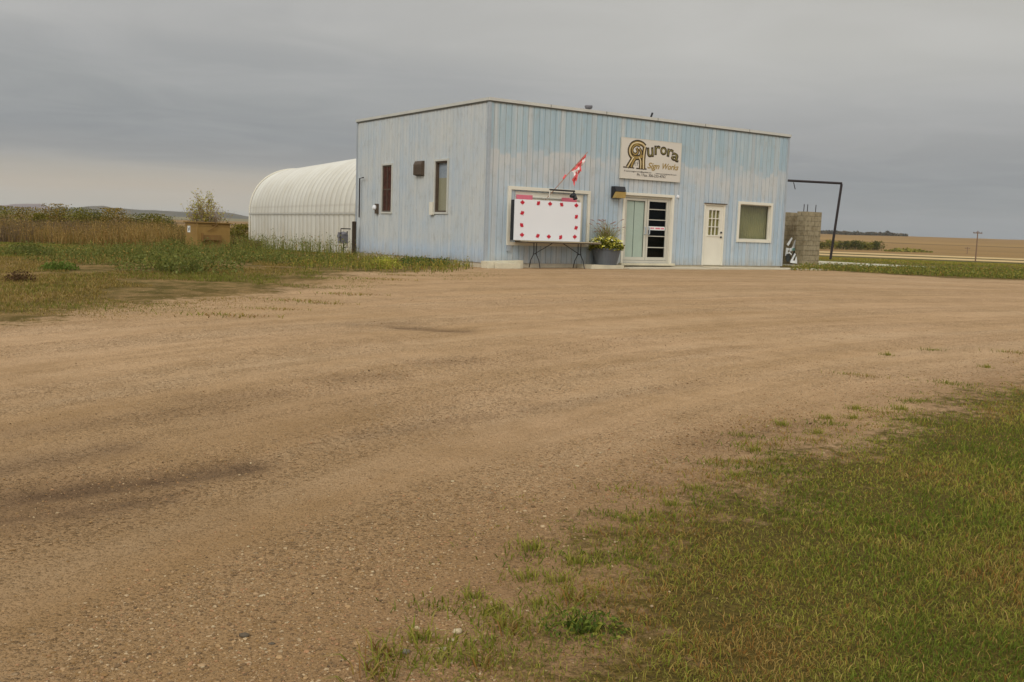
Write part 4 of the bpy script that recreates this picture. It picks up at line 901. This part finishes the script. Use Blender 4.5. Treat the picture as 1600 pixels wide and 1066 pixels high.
# weed patches in the rough grass
parts = []
def patch(px, py, rx, ry, n, hgt, pal, **kw):
    p = at(px, py); a_ = rng.uniform(0, 2*PI, n); r_ = np.sqrt(rng.uniform(0, 1, n)); hgt = hgt*1.7; n = int(n*.6); return weedmass(p[0]+rx*r_*np.cos(a_), p[1]+ry*r_*np.sin(a_), hgt*(1.1-.6*r_), pal, **kw)
for q_ in [(225, 402, 5.5, 2.6, 900, .3), (130, 402, 2.5, 2., 420, .26), (330, 398, 3., 2.4, 700, .38), (60, 398, 2., 1.6, 260, .2), (180, 412, 2.2, 1.2, 260, .2), (370, 408, 2.5, 1.6, 400, .26), (250, 392, 3.5, 1.5, 300, .3)]:
    parts += patch(*q_[:6], GB+GW, lsize=.06, stemw=.014)
o = vegobj('ground_weeds', parts); tag(o, kind='stuff')
def clump(name, label, cat, px, py, R, H, n, pal, ls=.06, group=None):
    p = at(px, py); root = empty(name, label, cat, tuple(p), random.uniform(0, 6), group)
    a_ = rng.uniform(0, 2*PI, n); r_ = R*np.sqrt(rng.uniform(0, 1, n)); P = np.stack([r_*np.cos(a_)*.4, r_*np.sin(a_)*.4, np.zeros(n)], 1)
    h = H*rng.uniform(.5, 1.05, n); v, f, c = blades(P, h, np.full(n, .012), pick(pal, n), .9)
    link('stems', npmesh('stems', v, f, VEG, c), root)
    m = n*7; i = rng.integers(0, n, m); a2 = rng.uniform(0, 2*PI, m); rr = R*np.sqrt(rng.uniform(0, 1, m)); zz = H*np.sqrt(np.clip(1-(rr/R/1.05)**2, 0, 1))*rng.uniform(.05, 1, m)
    v, f, c = leaves(np.stack([rr*np.cos(a2), rr*np.sin(a2), zz], 1), rng.uniform(.6, 1.3, m)*ls, pick(pal, m), .2, 2.)
    link('leaves', npmesh('leaves', v, f, VEG, c), root); return root
clump('leafy_weed', 'wide dark green weed clump in the rough grass in front of the waste bin', 'weed', 283, 425, 1.35, .5, 260, GW+GB, .07)
clump('leafy_weed', 'feathery weed clump at the left end of the rough grass', 'weed', 42, 399, .5, .42, 90, GB, .06)
clump('leafy_weed', 'bright green low weed standing alone in the rough grass on the left', 'weed', 93, 422, .4, .18, 80, [alb(82, 100, 38), alb(94, 108, 46)], .06)
clump('leafy_weed', 'small feathery weed just left of the waste bin', 'weed', 268, 391, .45, .5, 90, GW, .06)
clump('leafy_weed', 'bright yellow green weed at the front of the weeds by the side wall', 'weed', 603, 420, .42, .34, 120, [alb(150, 150, 52), alb(128, 132, 44), alb(166, 160, 70)], .05)
clump('leafy_weed', 'dark dried weed clump at the left border of the rough grass', 'weed', 31, 440, .28, .2, 50, [alb(74, 54, 34), alb(90, 70, 44)], .05)
clump('leafy_weed', 'leafy green weed growing in the stony edge of the lawn', 'weed', 912, 985, .17, .07, 70, [alb(78, 92, 30), alb(92, 102, 38), alb(66, 80, 28), alb(124, 124, 50)], .02)
# tall dry weeds on the left
X, Y, r = polar(70000, 41, 66, -46, -14.5, 1.); n = len(X)
kk = (Y > 42+2*fbm(X*.2, Y*0, 2, 90)); X, Y = X[kk], Y[kk]; n = len(X); f = fbm(X*.15, Y*.15, 4, 91)+rng.normal(0, .08, n)
c = pick([alb(134, 106, 56), alb(144, 116, 66), alb(118, 92, 48), alb(154, 130, 80), alb(110, 96, 46)], n); kk = f > .6; c[kk] = pick([alb(92, 86, 38), alb(88, 80, 36), alb(86, 76, 50)], kk.sum()); kk = (fbm(X*.3+5, Y*.3, 3, 93)+np.clip((-X-19)/16, 0, .3)+rng.normal(0, .12, n) > .78); c[kk] = pick([alb(112, 96, 76), alb(100, 82, 60), alb(88, 74, 50)], kk.sum())
hm = (.72+.5*fbm(X*.25, Y*.25, 4, 94))*np.interp(np.arctan2(X, Y), np.radians([-40, -27, -24, -20, -17.4, -15]), [1.25, 1.2, 1.3, 1.35, 1.1, .5])*np.clip((Y-40)/6, .45, 1)
parts = [blades(np.stack([X, Y, gz(X, Y)-.05], 1), hm*rng.uniform(.55, 1.08, n), .012+.012*rng.uniform(size=n), c, .34)]
sk = rng.choice(n, 260); parts.append(blades(np.stack([X[sk], Y[sk], gz(X[sk], Y[sk])], 1), hm[sk]*rng.uniform(1.1, 1.6, 260), np.full(260, .014), np.tile(np.array(alb(104, 88, 66)), (260, 1)), .15))
m = n; i = rng.integers(0, n, m); Q = np.stack([X[i]+rng.normal(0, .1, m), Y[i]+rng.normal(0, .1, m), gz(X[i], Y[i])+hm[i]*rng.uniform(.3, .95, m)], 1)
parts.append(leaves(Q, rng.uniform(.03, .09, m), np.clip(c[i]*rng.uniform(.6, 1.2, (m, 1)), 0, 1), .1, 1.8))
o = vegobj('tall_dry_weeds', parts); tag(o, kind='stuff')
# weeds on the right strip
X, Y = area(3400, [(1232, 423), (1300, 424), (1420, 430), (1640, 439), (1640, 424), (1450, 422), (1300, 417.5), (1262, 418)])
f = fbm(X*.7, Y*.7, 3, 95); o1 = weedmass(X, Y, .24*(.35+f)*np.clip(1.25-np.abs(X-15)/16, .45, 1.2), GW+GB+PG, .016, 5, .2, .07)
X, Y, r = polar(60000, 36, 110, 14, 44, 1.); kk = sdist(X, Y, RIGHTG) > 1.5; lx = (X-BO[0])*BU[0]+(Y-BO[1])*BU[1]; ly = (X-BO[0])*BV[0]+(Y-BO[1])*BV[1]
kk &= ~((lx > 15.8) & (lx < 26) & (ly > 1.8) & (ly < 9.2)); X, Y, r = X[kk], Y[kk], r[kk]; f = fbm(X*.12, Y*.12, 3, 97)
c = mixcols(X, Y, .12, .2); o = vegobj('verge_grass', o1+[blades(np.stack([X, Y, gz(X, Y)-.02], 1), .10*(.4+f), .008+r*.0004, c, 1.)]); tag(o, kind='stuff')

# grass tufts growing in the gravel
protos = []
for k in range(5):
    n = [60, 90, 130, 70, 110][k]; R = [.03, .045, .06, .035, .05][k]; ex = [1, 1.8, 1.4, 1, 2.2][k]
    P_ = np.stack([rng.normal(0, R*ex, n), rng.normal(0, R, n), np.zeros(n)-.003], 1)
    v, f, c = blades(P_, rng.uniform(.02, .055, n)*[1, .8, 1.2, 1.7, .9][k], np.full(n, .0045), pick([PG, PK+PG, PG, PD+PG, PG+PD][k], n)*.86, 1.2)
    protos.append(npmesh('grass_tuft', v, f, VEG, c))
tl_ = [(690, 950, 1), (740, 935, 0), (835, 947, 0), (870, 910, 0), (828, 858, 0), (840, 870, 1), (950, 806, 1), (968, 835, 4), (1005, 770, 4), (1048, 790, 0), (1020, 808, 1), (985, 815, 0), (1145, 725, 4), (1190, 697, 4), (1214, 712, 1), (1130, 730, 1), (1340, 588, 4), (1300, 664, 1), (1330, 655, 0), (1250, 690, 4), (1275, 678, 0),
       (600, 1030, 3), (590, 1058, 3), (700, 1036, 2), (745, 1016, 2), (770, 955, 0), (802, 990, 3), (860, 955, 1), (905, 945, 3), (790, 975, 2), (925, 930, 4), (1110, 772, 1), (1085, 765, 0), (1062, 812, 4), (1160, 682, 1), (1220, 664, 0), (1370, 645, 4), (1430, 628, 1), (1405, 640, 0), (820, 905, 0), (760, 1045, 3), (658, 1000, 0), (1015, 850, 1), (940, 880, 1), (900, 880, 0),
       (1335, 640, 0), (1290, 655, 0), (1385, 556, 0), (1455, 548, 1), (1590, 553, 4), (1540, 575, 0), (1480, 600, 1), (1175, 706, 0), (1205, 735, 1), (1150, 745, 0), (1178, 753, 4), (1230, 722, 4), (1100, 790, 1), (1040, 833, 4), (980, 870, 1)]
for i, (px, py, k) in enumerate(tl_):
    o = link('grass_tuft', protos[k]); p = at(px, py); s_ = random.uniform(.9, 1.35)*(1+max(0, p[1]-9)*.05); o.location = p; o.rotation_euler.z = random.uniform(-.5, .5); o.scale = (s_*1.25, s_, s_)
    tag(o, 'small green grass tuft rooted in the bare gravel beside the lawn', 'grass tuft', 'grass tufts scattered along the gravel edge of the lawn')
for i, (px, py) in enumerate([(598, 437), (622, 430), (508, 475), (545, 461), (466, 471), (428, 484), (352, 494)]):
    o = link('grass_tuft', protos[4]); p = at(px, py); s_ = random.uniform(1.3, 2.); o.location = p; o.scale = (s_*1.7, s_*1.3, s_*.8)
    tag(o, 'dull grass tuft in the gravel along the rough grass on the left', 'grass tuft', 'grass tufts in the gravel left of the shop')

# ------------------------------------------------------------------ stones
def icos():
    t = (1+5**.5)/2; v = np.array([(-1, t, 0), (1, t, 0), (-1, -t, 0), (1, -t, 0), (0, -1, t), (0, 1, t), (0, -1, -t), (0, 1, -t), (t, 0, -1), (t, 0, 1), (-t, 0, -1), (-t, 0, 1)])/math.sqrt(1+t*t)
    f = np.array([(0, 11, 5), (0, 5, 1), (0, 1, 7), (0, 7, 10), (0, 10, 11), (1, 5, 9), (5, 11, 4), (11, 10, 2), (10, 7, 6), (7, 1, 8), (3, 9, 4), (3, 4, 2), (3, 2, 6), (3, 6, 8), (3, 8, 9), (4, 9, 5), (2, 4, 11), (6, 2, 10), (8, 6, 7), (9, 8, 1)]); return v, f
IV, IF = icos()
SM, t, b = newmat('stone', .9, .08); a_ = t.n.new('ShaderNodeAttribute'); a_.attribute_name = 'Col'; v = t.n.new('ShaderNodeTexCoord').outputs['Object']
t.link(t.mix(t.ramp(t.noise(v, 120., 3), [(.35, .35), (.6, 0.)]), a_.outputs['Color'], alb(96, 80, 62)), b.inputs['Base Color'])
def stones(X, Y, s):
    n = len(X); c = pick([alb(140, 112, 76), alb(152, 124, 88), alb(128, 100, 64), alb(164, 142, 110), alb(112, 90, 64), alb(148, 112, 80), alb(104, 84, 60), alb(150, 124, 92)], n, .12)
    k = rng.uniform(size=n) < .04; c[k] = pick([alb(168, 150, 118), alb(84, 68, 50)], k.sum())
    sc = s[:, None, None]*rng.uniform(.6, 1.25, (n, 1, 3))*np.array([1, 1, .55]); V = IV[None]*rng.uniform(.8, 1.2, (n, 12, 1))*sc
    a = rng.uniform(0, 2*PI, n); ca, sa = np.cos(a)[:, None], np.sin(a)[:, None]; x = V[..., 0]*ca-V[..., 1]*sa; y = V[..., 0]*sa+V[..., 1]*ca
    V = np.stack([x+X[:, None], y+Y[:, None], V[..., 2]+(gz(X, Y)+s*.12)[:, None]], -1).reshape(-1, 3)
    return V, [(np.arange(n)[:, None, None]*12+IF[None]).reshape(-1, 3)], np.repeat(c, 12, 0)
X, Y, r = polar(260000, 2.4, 19, -36, 38, .6); dl_ = sdist(X, Y, LAWN)
u_ = np.arctan2(X-18.7, Y+7.1)*25; v_ = np.hypot(X-18.7, Y+7.1)
row = fbm(u_*.2, v_*1.3, 4, 101); pr = np.clip((row-.5)*3., .02, 1)*.4+.9*np.exp(-((dl_+.75)/.5)**2)*(.3+row)
for (px, py, w) in [(400, 920, .35), (330, 985, .5), (280, 1010, .35), (520, 880, .35), (640, 985, .3), (700, 985, .22), (620, 1040, .35)]:
    p = at(px, py); pr = pr+1.*np.exp(-((X-p[0])**2+(Y-p[1])**2)/w**2)
k = (rng.uniform(size=len(X)) < pr) & (dl_ < .6); X, Y, r = X[k], Y[k], r[k]; s_ = rng.gamma(2.2, .0013, len(X))+.0017; s_ = np.clip(s_, .002, .014); print('stones', len(X))
o = vegobj('gravel_stones', [stones(X, Y, s_)], mat=SM); tag(o, kind='stuff')
for px, py, s0, lb in [(715, 990, .018, 'pale rounded stone, largest of the stones at the lawn edge'), (382, 996, .014, 'dark lone stone lying in the bare gravel'), (692, 1017, .013, 'pale stone below the grass tufts near the bottom of the yard'), (424, 1008, .010, 'cream pebble right of the dark lone stone'), (410, 933, .012, 'flat pale stone in the loose stony patch of the yard'), (707, 1003, .011, 'small white stone under the largest pale stone'), (634, 1022, .014, 'bluish grey flat stone at the stony lawn edge')]:
    v, f, c = stones(np.array([0.]), np.array([0.]), np.array([s0])); v[:, 2] -= v[:, 2].min()+.2*s0; c[:] = alb(*((84, 76, 64) if 'dark' in lb else (116, 110, 100) if 'bluish' in lb else (176, 160, 130)))
    o = link('stone', npmesh('stone', v, f, SM, c, None, True)); o.location = at(px, py); o.scale = (1.5, 1.2, 1.1); tag(o, lb, 'stone', 'larger stones lying in the yard')

# ------------------------------------------------------------------ bushes and trees
BARK = plain('bark', alb(84, 74, 50), .95)
def tree_meshes(R, H, n, pal, ls, trunk, base=.25):
    """tapered trunk with limbs, crown of leaf faces gathered in clumps"""
    mb = MB(); th = H*base; mb.tube([(0, 0, -.3), (0, 0, th), (random.uniform(-.1, .1)*R, 0, H*.75)], [trunk, trunk*.8, trunk*.25], 6); tips = []
    for k in range(16):
        a = random.uniform(0, 2*PI); z0 = random.uniform(th*.5, H*.7); rr = R*random.uniform(.45, .95); e_ = (math.cos(a)*rr, math.sin(a)*rr, min(H*.93, z0+random.uniform(.1, .5)*H))
        mb.tube([(0, 0, z0), (e_[0]*.5, e_[1]*.5, z0+(e_[2]-z0)*.4), e_], [trunk*.4, trunk*.25, trunk*.1], 4, 0, False); tips.append(e_)
    tips += [(random.gauss(0, R*.3), random.gauss(0, R*.3), H*random.uniform(.6, .97)) for _ in range(8)]
    T = np.array(tips); i = rng.integers(0, len(T), n); P = T[i]+rng.normal(0, 1, (n, 3))*np.array([R*.22, R*.22, H*.1]); P[:, 2] = np.where(rng.uniform(size=n) < .35, rng.uniform(.05, .6, n)*H, P[:, 2]); P[:, 2] = np.clip(P[:, 2], H*.04, H*1.03)
    c = pick(pal, n)*(.8+.4*rng.uniform(size=len(T))[i])[:, None]
    v, f, c = leaves(P, rng.uniform(.6, 1.4, n)*ls, np.clip(c, 0, .9), .3, 1.5)
    return mb, npmesh('crown', v, f, VEG, c)
def tree(name, label, cat, p, R, H, n, pal, ls, trunk=.06, group=None, base=.25, proto=None, rz=0., sc=1.):
    root = empty(name, label, cat, tuple(p), rz, group); root.scale = (sc, sc, sc)
    if proto is None:
        mb, cm = tree_meshes(R, H, n, pal, ls, trunk, base); tk = mb.build('trunk', BARK, root); link('crown', cm, root); return (tk.data, cm)
    link('trunk', proto[0], root); link('crown', proto[1], root); return proto
p_ = at(322, 388); pb = np.array([p_[0]/p_[1]*50., 50., 0]); pb[2] = gz(pb[0], pb[1])
# the shrub behind the bin: many bare twigs, few leaves
root = empty('twiggy_shrub', 'tall half bare twiggy shrub with yellow green leaves behind the waste bin', 'shrub', tuple(pb))
mb = MB(); tips = []
for k in range(52):
    a = random.uniform(0, 2*PI); l = random.uniform(.5, 1.); x = math.cos(a)*l*1.55; y = math.sin(a)*l*.9; H = random.uniform(1.3, 2.)+(1.0 if abs(x+.15) < .45 else .25)*(1-l*.4)
    q = [(x*.08, y*.08, 0), (x*.4, y*.4, H*.5), (x*.8+random.gauss(0, .08), y*.8, H)]; mb.tube(q, [.022, .014, .006], 4, 0, False); tips.append(q)
    for j in range(9):
        t_ = random.uniform(.35, 1); s0 = [q[1][m]+(q[2][m]-q[1][m])*(t_-.35)/.65 for m in range(3)]; a2 = random.uniform(0, 2*PI); mb.tube([s0, [s0[0]+math.cos(a2)*.18, s0[1]+math.sin(a2)*.18, s0[2]+.3]], [.006, .003], 3, 0, False); tips.append([0, 0, (s0[0]+math.cos(a2)*.16, s0[1]+math.sin(a2)*.16, s0[2]+.26)])
mb.build('branches', plain('grey_twigs', alb(142, 124, 104), .95), root)
T = np.array([q[2] for q in tips]); wgt = np.where((abs(T[:, 0]+.15) < .5), 1., .22)*np.where(T[:, 2] > 1.5, 1, .35); i = rng.choice(len(T), 1500, p=wgt/wgt.sum()); P = T[i]+rng.normal(0, .08, (1500, 3))
vl = [leaves(P, rng.uniform(.05, .11, 1500), pick([alb(156, 148, 62), alb(132, 128, 50), alb(172, 158, 76), alb(142, 120, 60)], 1500), .2, 1.4)]
P = np.stack([rng.normal(.15, .5, 900), rng.normal(0, .35, 900), rng.uniform(.6, 1.55, 900)], 1); vl.append(leaves(P, rng.uniform(.05, .11, 900), pick([alb(86, 88, 40), alb(110, 100, 50), alb(104, 78, 52)], 900), .2, 1.5)); vegobj('leaves', vl, root)
olive = [alb(114, 106, 38), alb(98, 94, 32), alb(126, 116, 46), alb(86, 84, 30)]; redd = [alb(128, 104, 46), alb(112, 98, 40), alb(98, 92, 36), alb(134, 110, 54)]
darkg = [alb(74, 78, 34), alb(88, 90, 40), alb(64, 68, 30), alb(104, 100, 44)]; yel = [alb(140, 130, 56), alb(120, 116, 52), alb(96, 98, 44)]
bs = [(10, 325, 60, 1.5, olive, 'wide olive green bush at the left border of the photo'), (38, 326, 62, 1.3, redd, 'reddish olive bush second from the left border'), (62, 336, 58, .7, olive, 'small olive bush before the gap in the brush'), (84, 321, 63, 1.1, redd, 'spiky reddish bush right of the gap in the brush'),
      (104, 326, 64, 1.3, darkg, 'dark green bush rising in the middle of the brush line'), (128, 329, 62, 1.2, olive, 'olive bush just right of the dark middle bush'), (152, 334, 66, .8, darkg, 'low dark bush between two brighter bushes'), (178, 328, 60, 1., redd, 'orange brown bush above the dry weeds'),
      (212, 336, 64, 1., darkg, 'dark round bush in the gap above the dry weeds'), (236, 336, 62, 1., olive, 'yellowish bush left of the waste bin'), (258, 340, 66, .8, darkg, 'small dark bush nearest the waste bin'), (374, 352, 62, .9, olive, 'low bush seen between waste bin and arched hut')]
pro = {}
for i, (px, ty, Yd, R, pal, lb) in enumerate(bs):
    d_ = ray(px, ty); top = d_*(Yd/d_[1])+np.array([0, 0, CAMZ]); z0 = float(gz(top[0], top[1])); Hh = max(1., top[2]-z0)
    tree('bush', lb, 'bush', (top[0], top[1], z0), R*.95, Hh, 3600, pal, .085, .03, 'bushes along the field edge on the left', .1)
dps = [tree_meshes(3.0, 4.2, 900, p, .55, .14, .15) for p in (darkg, olive+darkg, yel)]
dps = [(m_.build('trunk', BARK).data, c_) for m_, c_ in dps]
for o in [o for o in COL.objects if o.name.startswith('trunk') and o.parent is None]: bpy.data.objects.remove(o)
cl = [(1284, 391, 1, 1.0, 'olive tree at the left end of the far roadside clump'), (1296, 391, 2, 1.15, 'yellow green tree left of the pipe post in the far clump'), (1308, 391, 2, .95, 'yellow tree just right of the pipe post in the far clump'), (1318, 391.5, 0, 1.05, 'dark tree beside the yellow tree in the far clump'), (1328, 391.5, 1, 1.0, 'olive tree in the middle of the far clump'),
      (1337, 392, 0, 1.15, 'tall dark tree in the middle of the far clump'), (1346, 392, 1, 1.05, 'olive tree right of the middle of the far clump'), (1355, 392.3, 2, .95, 'yellow green tree near the right end of the far clump'), (1363, 392.3, 0, .9, 'dark tree second from the right end of the far clump'), (1371, 392.5, 0, 1.1, 'dark round tree standing at the right end of the far clump')]
for px, py, k, s_, lb in cl:
    p = at(px, py-1.2); tree('far_tree', lb, 'tree', p, 0, 0, 0, None, 0, proto=dps[k], rz=random.uniform(0, 6), sc=s_*p[1]*12/F/4.2, group='trees of the far roadside clump')
# low yellow brush by the road and the treelines on the skyline
parts = []
W0, W1 = at(1385, 393), at(1450, 394.5); n = 900; t_ = rng.uniform(size=n); P = np.stack([W0[0]+(W1[0]-W0[0])*t_, W0[1]+(W1[1]-W0[1])*t_+rng.normal(0, 3, n), np.zeros(n)], 1); P[:, 2] = gz(P[:, 0], P[:, 1])+rng.uniform(0, 1.6, n)*np.sin(t_*PI)
o = vegobj('roadside_brush', [leaves(P, rng.uniform(.6, 1.4, n), pick(yel, n), .4, 1.3)]); tag(o, kind='stuff')
parts = []; n = 9000; az = rng.uniform(.20, .412, n); dens = fbm(az*120, az*0, 3, 120); kk = dens > np.interp(az, [.2, .36, .38, .412], [.0, .15, .4, .55]); az = az[kk]; n = len(az)
rr = 2440+rng.uniform(-60, 60, n); X = rr*np.sin(np.arctan(az)); Y = rr*np.cos(np.arctan(az)); hh = np.interp(az, [.2, .33, .36, .38, .386, .395, .412], [6, 5, 5, 9, 4, 3, 2])*(.6+.8*fbm(az*300, az*0, 2, 121))
P = np.stack([X, Y, gz(X, Y)+hh*rng.uniform(0, 1, n)], 1); o = vegobj('treeline', [leaves(P, rng.uniform(3, 6, n), pick([alb(72, 66, 50), alb(88, 76, 54), alb(60, 60, 48)], n), .3, 1.2)]); tag(o, kind='stuff')
def ridge(name, knots, R0, depth, mat, lo=-10):
    """a line of hills in the world at distance R0; knots: photo x and top y"""
    az = np.linspace((knots[0][0]-800)/F, (knots[-1][0]-800)/F, 260); xs = [k[0] for k in knots]; ys = [k[1] for k in knots]; mb = []; rows = []
    for d0, hgt in ((-1, 0), (-.66, .5), (-.36, .84), (-.12, .97), (0, 1.), (.5, .7), (1.2, 0)):
        row = []
        for a in az:
            px = 800+a*F; py = np.interp(px, xs, ys); d_ = ray(px, py); el = d_[2]/math.hypot(d_[0], d_[1]); z = CAMZ+el*R0; th = math.atan2(d_[0], d_[1]); rr = R0+d0*depth
            n_ = (float(fbm(a*90+3, d0*1.5, 3, 130))-.5)*(z-lo)*.16*(1 if hgt < .99 else .4); zz = lo+(z-lo)*hgt+n_; row.append((rr*math.sin(th), rr*math.cos(th), zz))
        rows.append(row)
    V = np.array(rows).reshape(-1, 3); nA = len(az); i, j = np.meshgrid(np.arange(len(rows)-1), np.arange(nA-1), indexing='ij')
    f = np.stack([i*nA+j, i*nA+j+1, (i+1)*nA+j+1, (i+1)*nA+j], -1).reshape(-1, 4)
    o = link(name, npmesh(name, V, f, mat, None, None, True)); tag(o, kind='structure')
def hillmat(name, a, b_, sc):
    m, t, b = newmat(name, 1., .05); v = t.n.new('ShaderNodeTexCoord').outputs['Object']; c = t.mix(t.ramp(t.noise(v, sc, 6, .65), [(.4, 0.), (.6, 1.)]), a, b_); t.link(c, b.inputs['Base Color']); return m
ridge('hills', [(-700, 330), (-300, 316), (-120, 314), (-20, 321), (12, 320), (20, 318.5), (60, 318.3), (70, 320), (80, 326), (100, 333), (420, 345)], 5200, 900, hillmat('far_bare_hills', alb(128, 112, 104), alb(112, 102, 100), .004))
ridge('wooded_hills', [(-900, 322), (-200, 322), (0, 323.5), (40, 326), (80, 327), (92, 325), (100, 326.4), (120, 326), (130, 323.2), (165, 322.2), (175, 324.5), (185, 325.2), (215, 327.7), (260, 329.5), (300, 331.5), (340, 330.8), (352, 332), (370, 335), (385, 338), (500, 350), (700, 368)], 3600, 700, hillmat('wooded_ridge', alb(84, 82, 72), alb(98, 92, 80), .012))

# ------------------------------------------------------------------ haze, sky, sun, camera
HZ = 4.5e-5
mb = MB(); mb.box(-7200, 7200, -7200, 7200, -75, 190); hz = mb.build('haze', [], None); tag(hz, kind='stuff')
m = bpy.data.materials.new('haze_air'); m.use_nodes = True; t = NT(m); t.n.remove(t.n['Principled BSDF']); pv = t.n.new('ShaderNodeVolumePrincipled')
pv.inputs['Color'].default_value = (.78, .84, .92, 1); pv.inputs['Density'].default_value = HZ; t.link(pv.outputs[0], t.n['Material Output'].inputs['Volume']); hz.data.materials.append(m)
w = bpy.data.worlds.new('World'); S.world = w; w.use_nodes = True; t = NT(w); bg = t.n['Background']; out = t.n['World Output']
sky = t.n.new('ShaderNodeTexSky'); sky.sky_type = 'NISHITA'; sky.sun_disc = False; sky.sun_elevation = math.radians(38); sky.sun_rotation = math.radians(205)
t.link(sky.outputs[0], bg.inputs[0]); bg.inputs[1].default_value = .06
v = t.n.new('ShaderNodeTexCoord').outputs['Generated']; sx = t.n.new('ShaderNodeSeparateXYZ'); t.link(v, sx.inputs[0])
zc = t.math('MAXIMUM', sx.outputs['Z'], 0.)
pl_ = t.math('DIVIDE', 1., t.math('ADD', zc, .055)); cx = t.n.new('ShaderNodeCombineXYZ'); t.link(t.math('MULTIPLY', sx.outputs['X'], pl_), cx.inputs[0]); t.link(t.math('MULTIPLY', sx.outputs['Y'], pl_), cx.inputs[1]); cv = cx.outputs[0]
n1 = t.noise(t.mapping(cv, (.35, .3, 1), (0, 0, .35), (3.1, 1.2, 0)), 1., 5, .5, .9); n2 = t.noise(t.mapping(cv, (1.1, 1.0, 1), (0, 0, .6)), 1., 5, .55, .8)
n3 = t.noise(t.mapping(v, (3., 3., 30.), (0, 0, 0)), 1., 5, .6, .5)
el = t.math('ADD', zc, t.math('MULTIPLY', t.math('SUBTRACT', n3, .5), .012)); el = t.math('ADD', el, t.math('MULTIPLY', t.math('SUBTRACT', n1, .5), .018))
LFT = [(0., L((172, 170, 162))), (.014, L((181, 174, 160))), (.030, L((186, 174, 156))), (.045, L((174, 168, 157))), (.062, L((152, 152, 151))), (.085, L((143, 146, 148))), (.13, L((156, 158, 158))), (.18, L((173, 173, 171))), (.25, L((182, 181, 178))), (.42, (.53, .53, .52)), (.62, (.84, .84, .82)), (1., (1.02, 1.01, .98))]
RGT = [(0., L((134, 140, 143))), (.02, L((141, 145, 147))), (.035, L((141, 145, 147))), (.06, L((143, 146, 148))), (.09, L((155, 156, 156))), (.13, L((173, 173, 171))), (.18, L((187, 186, 181))), (.25, L((186, 184, 178))), (.42, (.53, .52, .51)), (.62, (.84, .84, .82)), (1., (1.02, 1.01, .98))]
sd = t.ramp(t.math('MULTIPLY_ADD', t.math('DIVIDE', sx.outputs['X'], t.math('MAXIMUM', t.math('ABSOLUTE', sx.outputs['Y']), .2)), 1.5, .5, clamp=True), [(.12, 0.), (.75, 1.)])
c = t.mix(sd, t.ramp(el, LFT), t.ramp(el, RGT))
c = t.mix(t.math('MULTIPLY', t.ramp(n2, [(.42, 0.), (.68, 1.)]), t.ramp(zc, [(.02, .04), (.2, .26)])), c, (.60, .59, .57)); c = t.mix(t.math('MULTIPLY', t.ramp(n1, [(.36, 1.), (.55, 0.)]), t.ramp(zc, [(.03, .06), (.2, .22)])), c, L((150, 152, 155)))
bk = t.math('MULTIPLY_ADD', t.math('MAXIMUM', t.math('MULTIPLY', sx.outputs['Y'], -1.), 0.), 1.5, 1.)
vm = t.n.new('ShaderNodeVectorMath'); vm.operation = 'SCALE'; t.link(c, vm.inputs[0]); t.link(bk, vm.inputs['Scale'])
b2 = t.n.new('ShaderNodeBackground'); t.link(vm.outputs[0], b2.inputs[0]); b2.inputs[1].default_value = 1.
mx = t.n.new('ShaderNodeMixShader'); mx.inputs[0].default_value = .97; t.link(bg.outputs[0], mx.inputs[1]); t.link(b2.outputs[0], mx.inputs[2]); t.link(mx.outputs[0], out.inputs['Surface'])
sl = bpy.data.lights.new('sun', 'SUN'); sl.energy = .92; sl.angle = math.radians(18); sl.color = (1., .965, .92)
so = bpy.data.objects.new('sun', sl); COL.objects.link(so); a, e_ = math.radians(205), math.radians(38)
dv = Vector((math.sin(a)*math.cos(e_), math.cos(a)*math.cos(e_), math.sin(e_))); so.rotation_euler = dv.to_track_quat('Z', 'Y').to_euler()
cam = bpy.data.cameras.new('camera'); cam.sensor_width = 36; cam.lens = 36*F/1600; cam.clip_start = .1; cam.clip_end = 20000
co = bpy.data.objects.new('camera', cam); COL.objects.link(co)
R3 = Matrix((RT, UP, -FW)).transposed(); co.matrix_world = Matrix.Translation((0, 0, CAMZ)) @ R3.to_4x4()
S.camera = co
S.view_settings.view_transform = 'Standard'; S.view_settings.look = 'None'; S.view_settings.gamma = 1; S.view_settings.exposure = 0
S.cycles.volume_bounces = 1
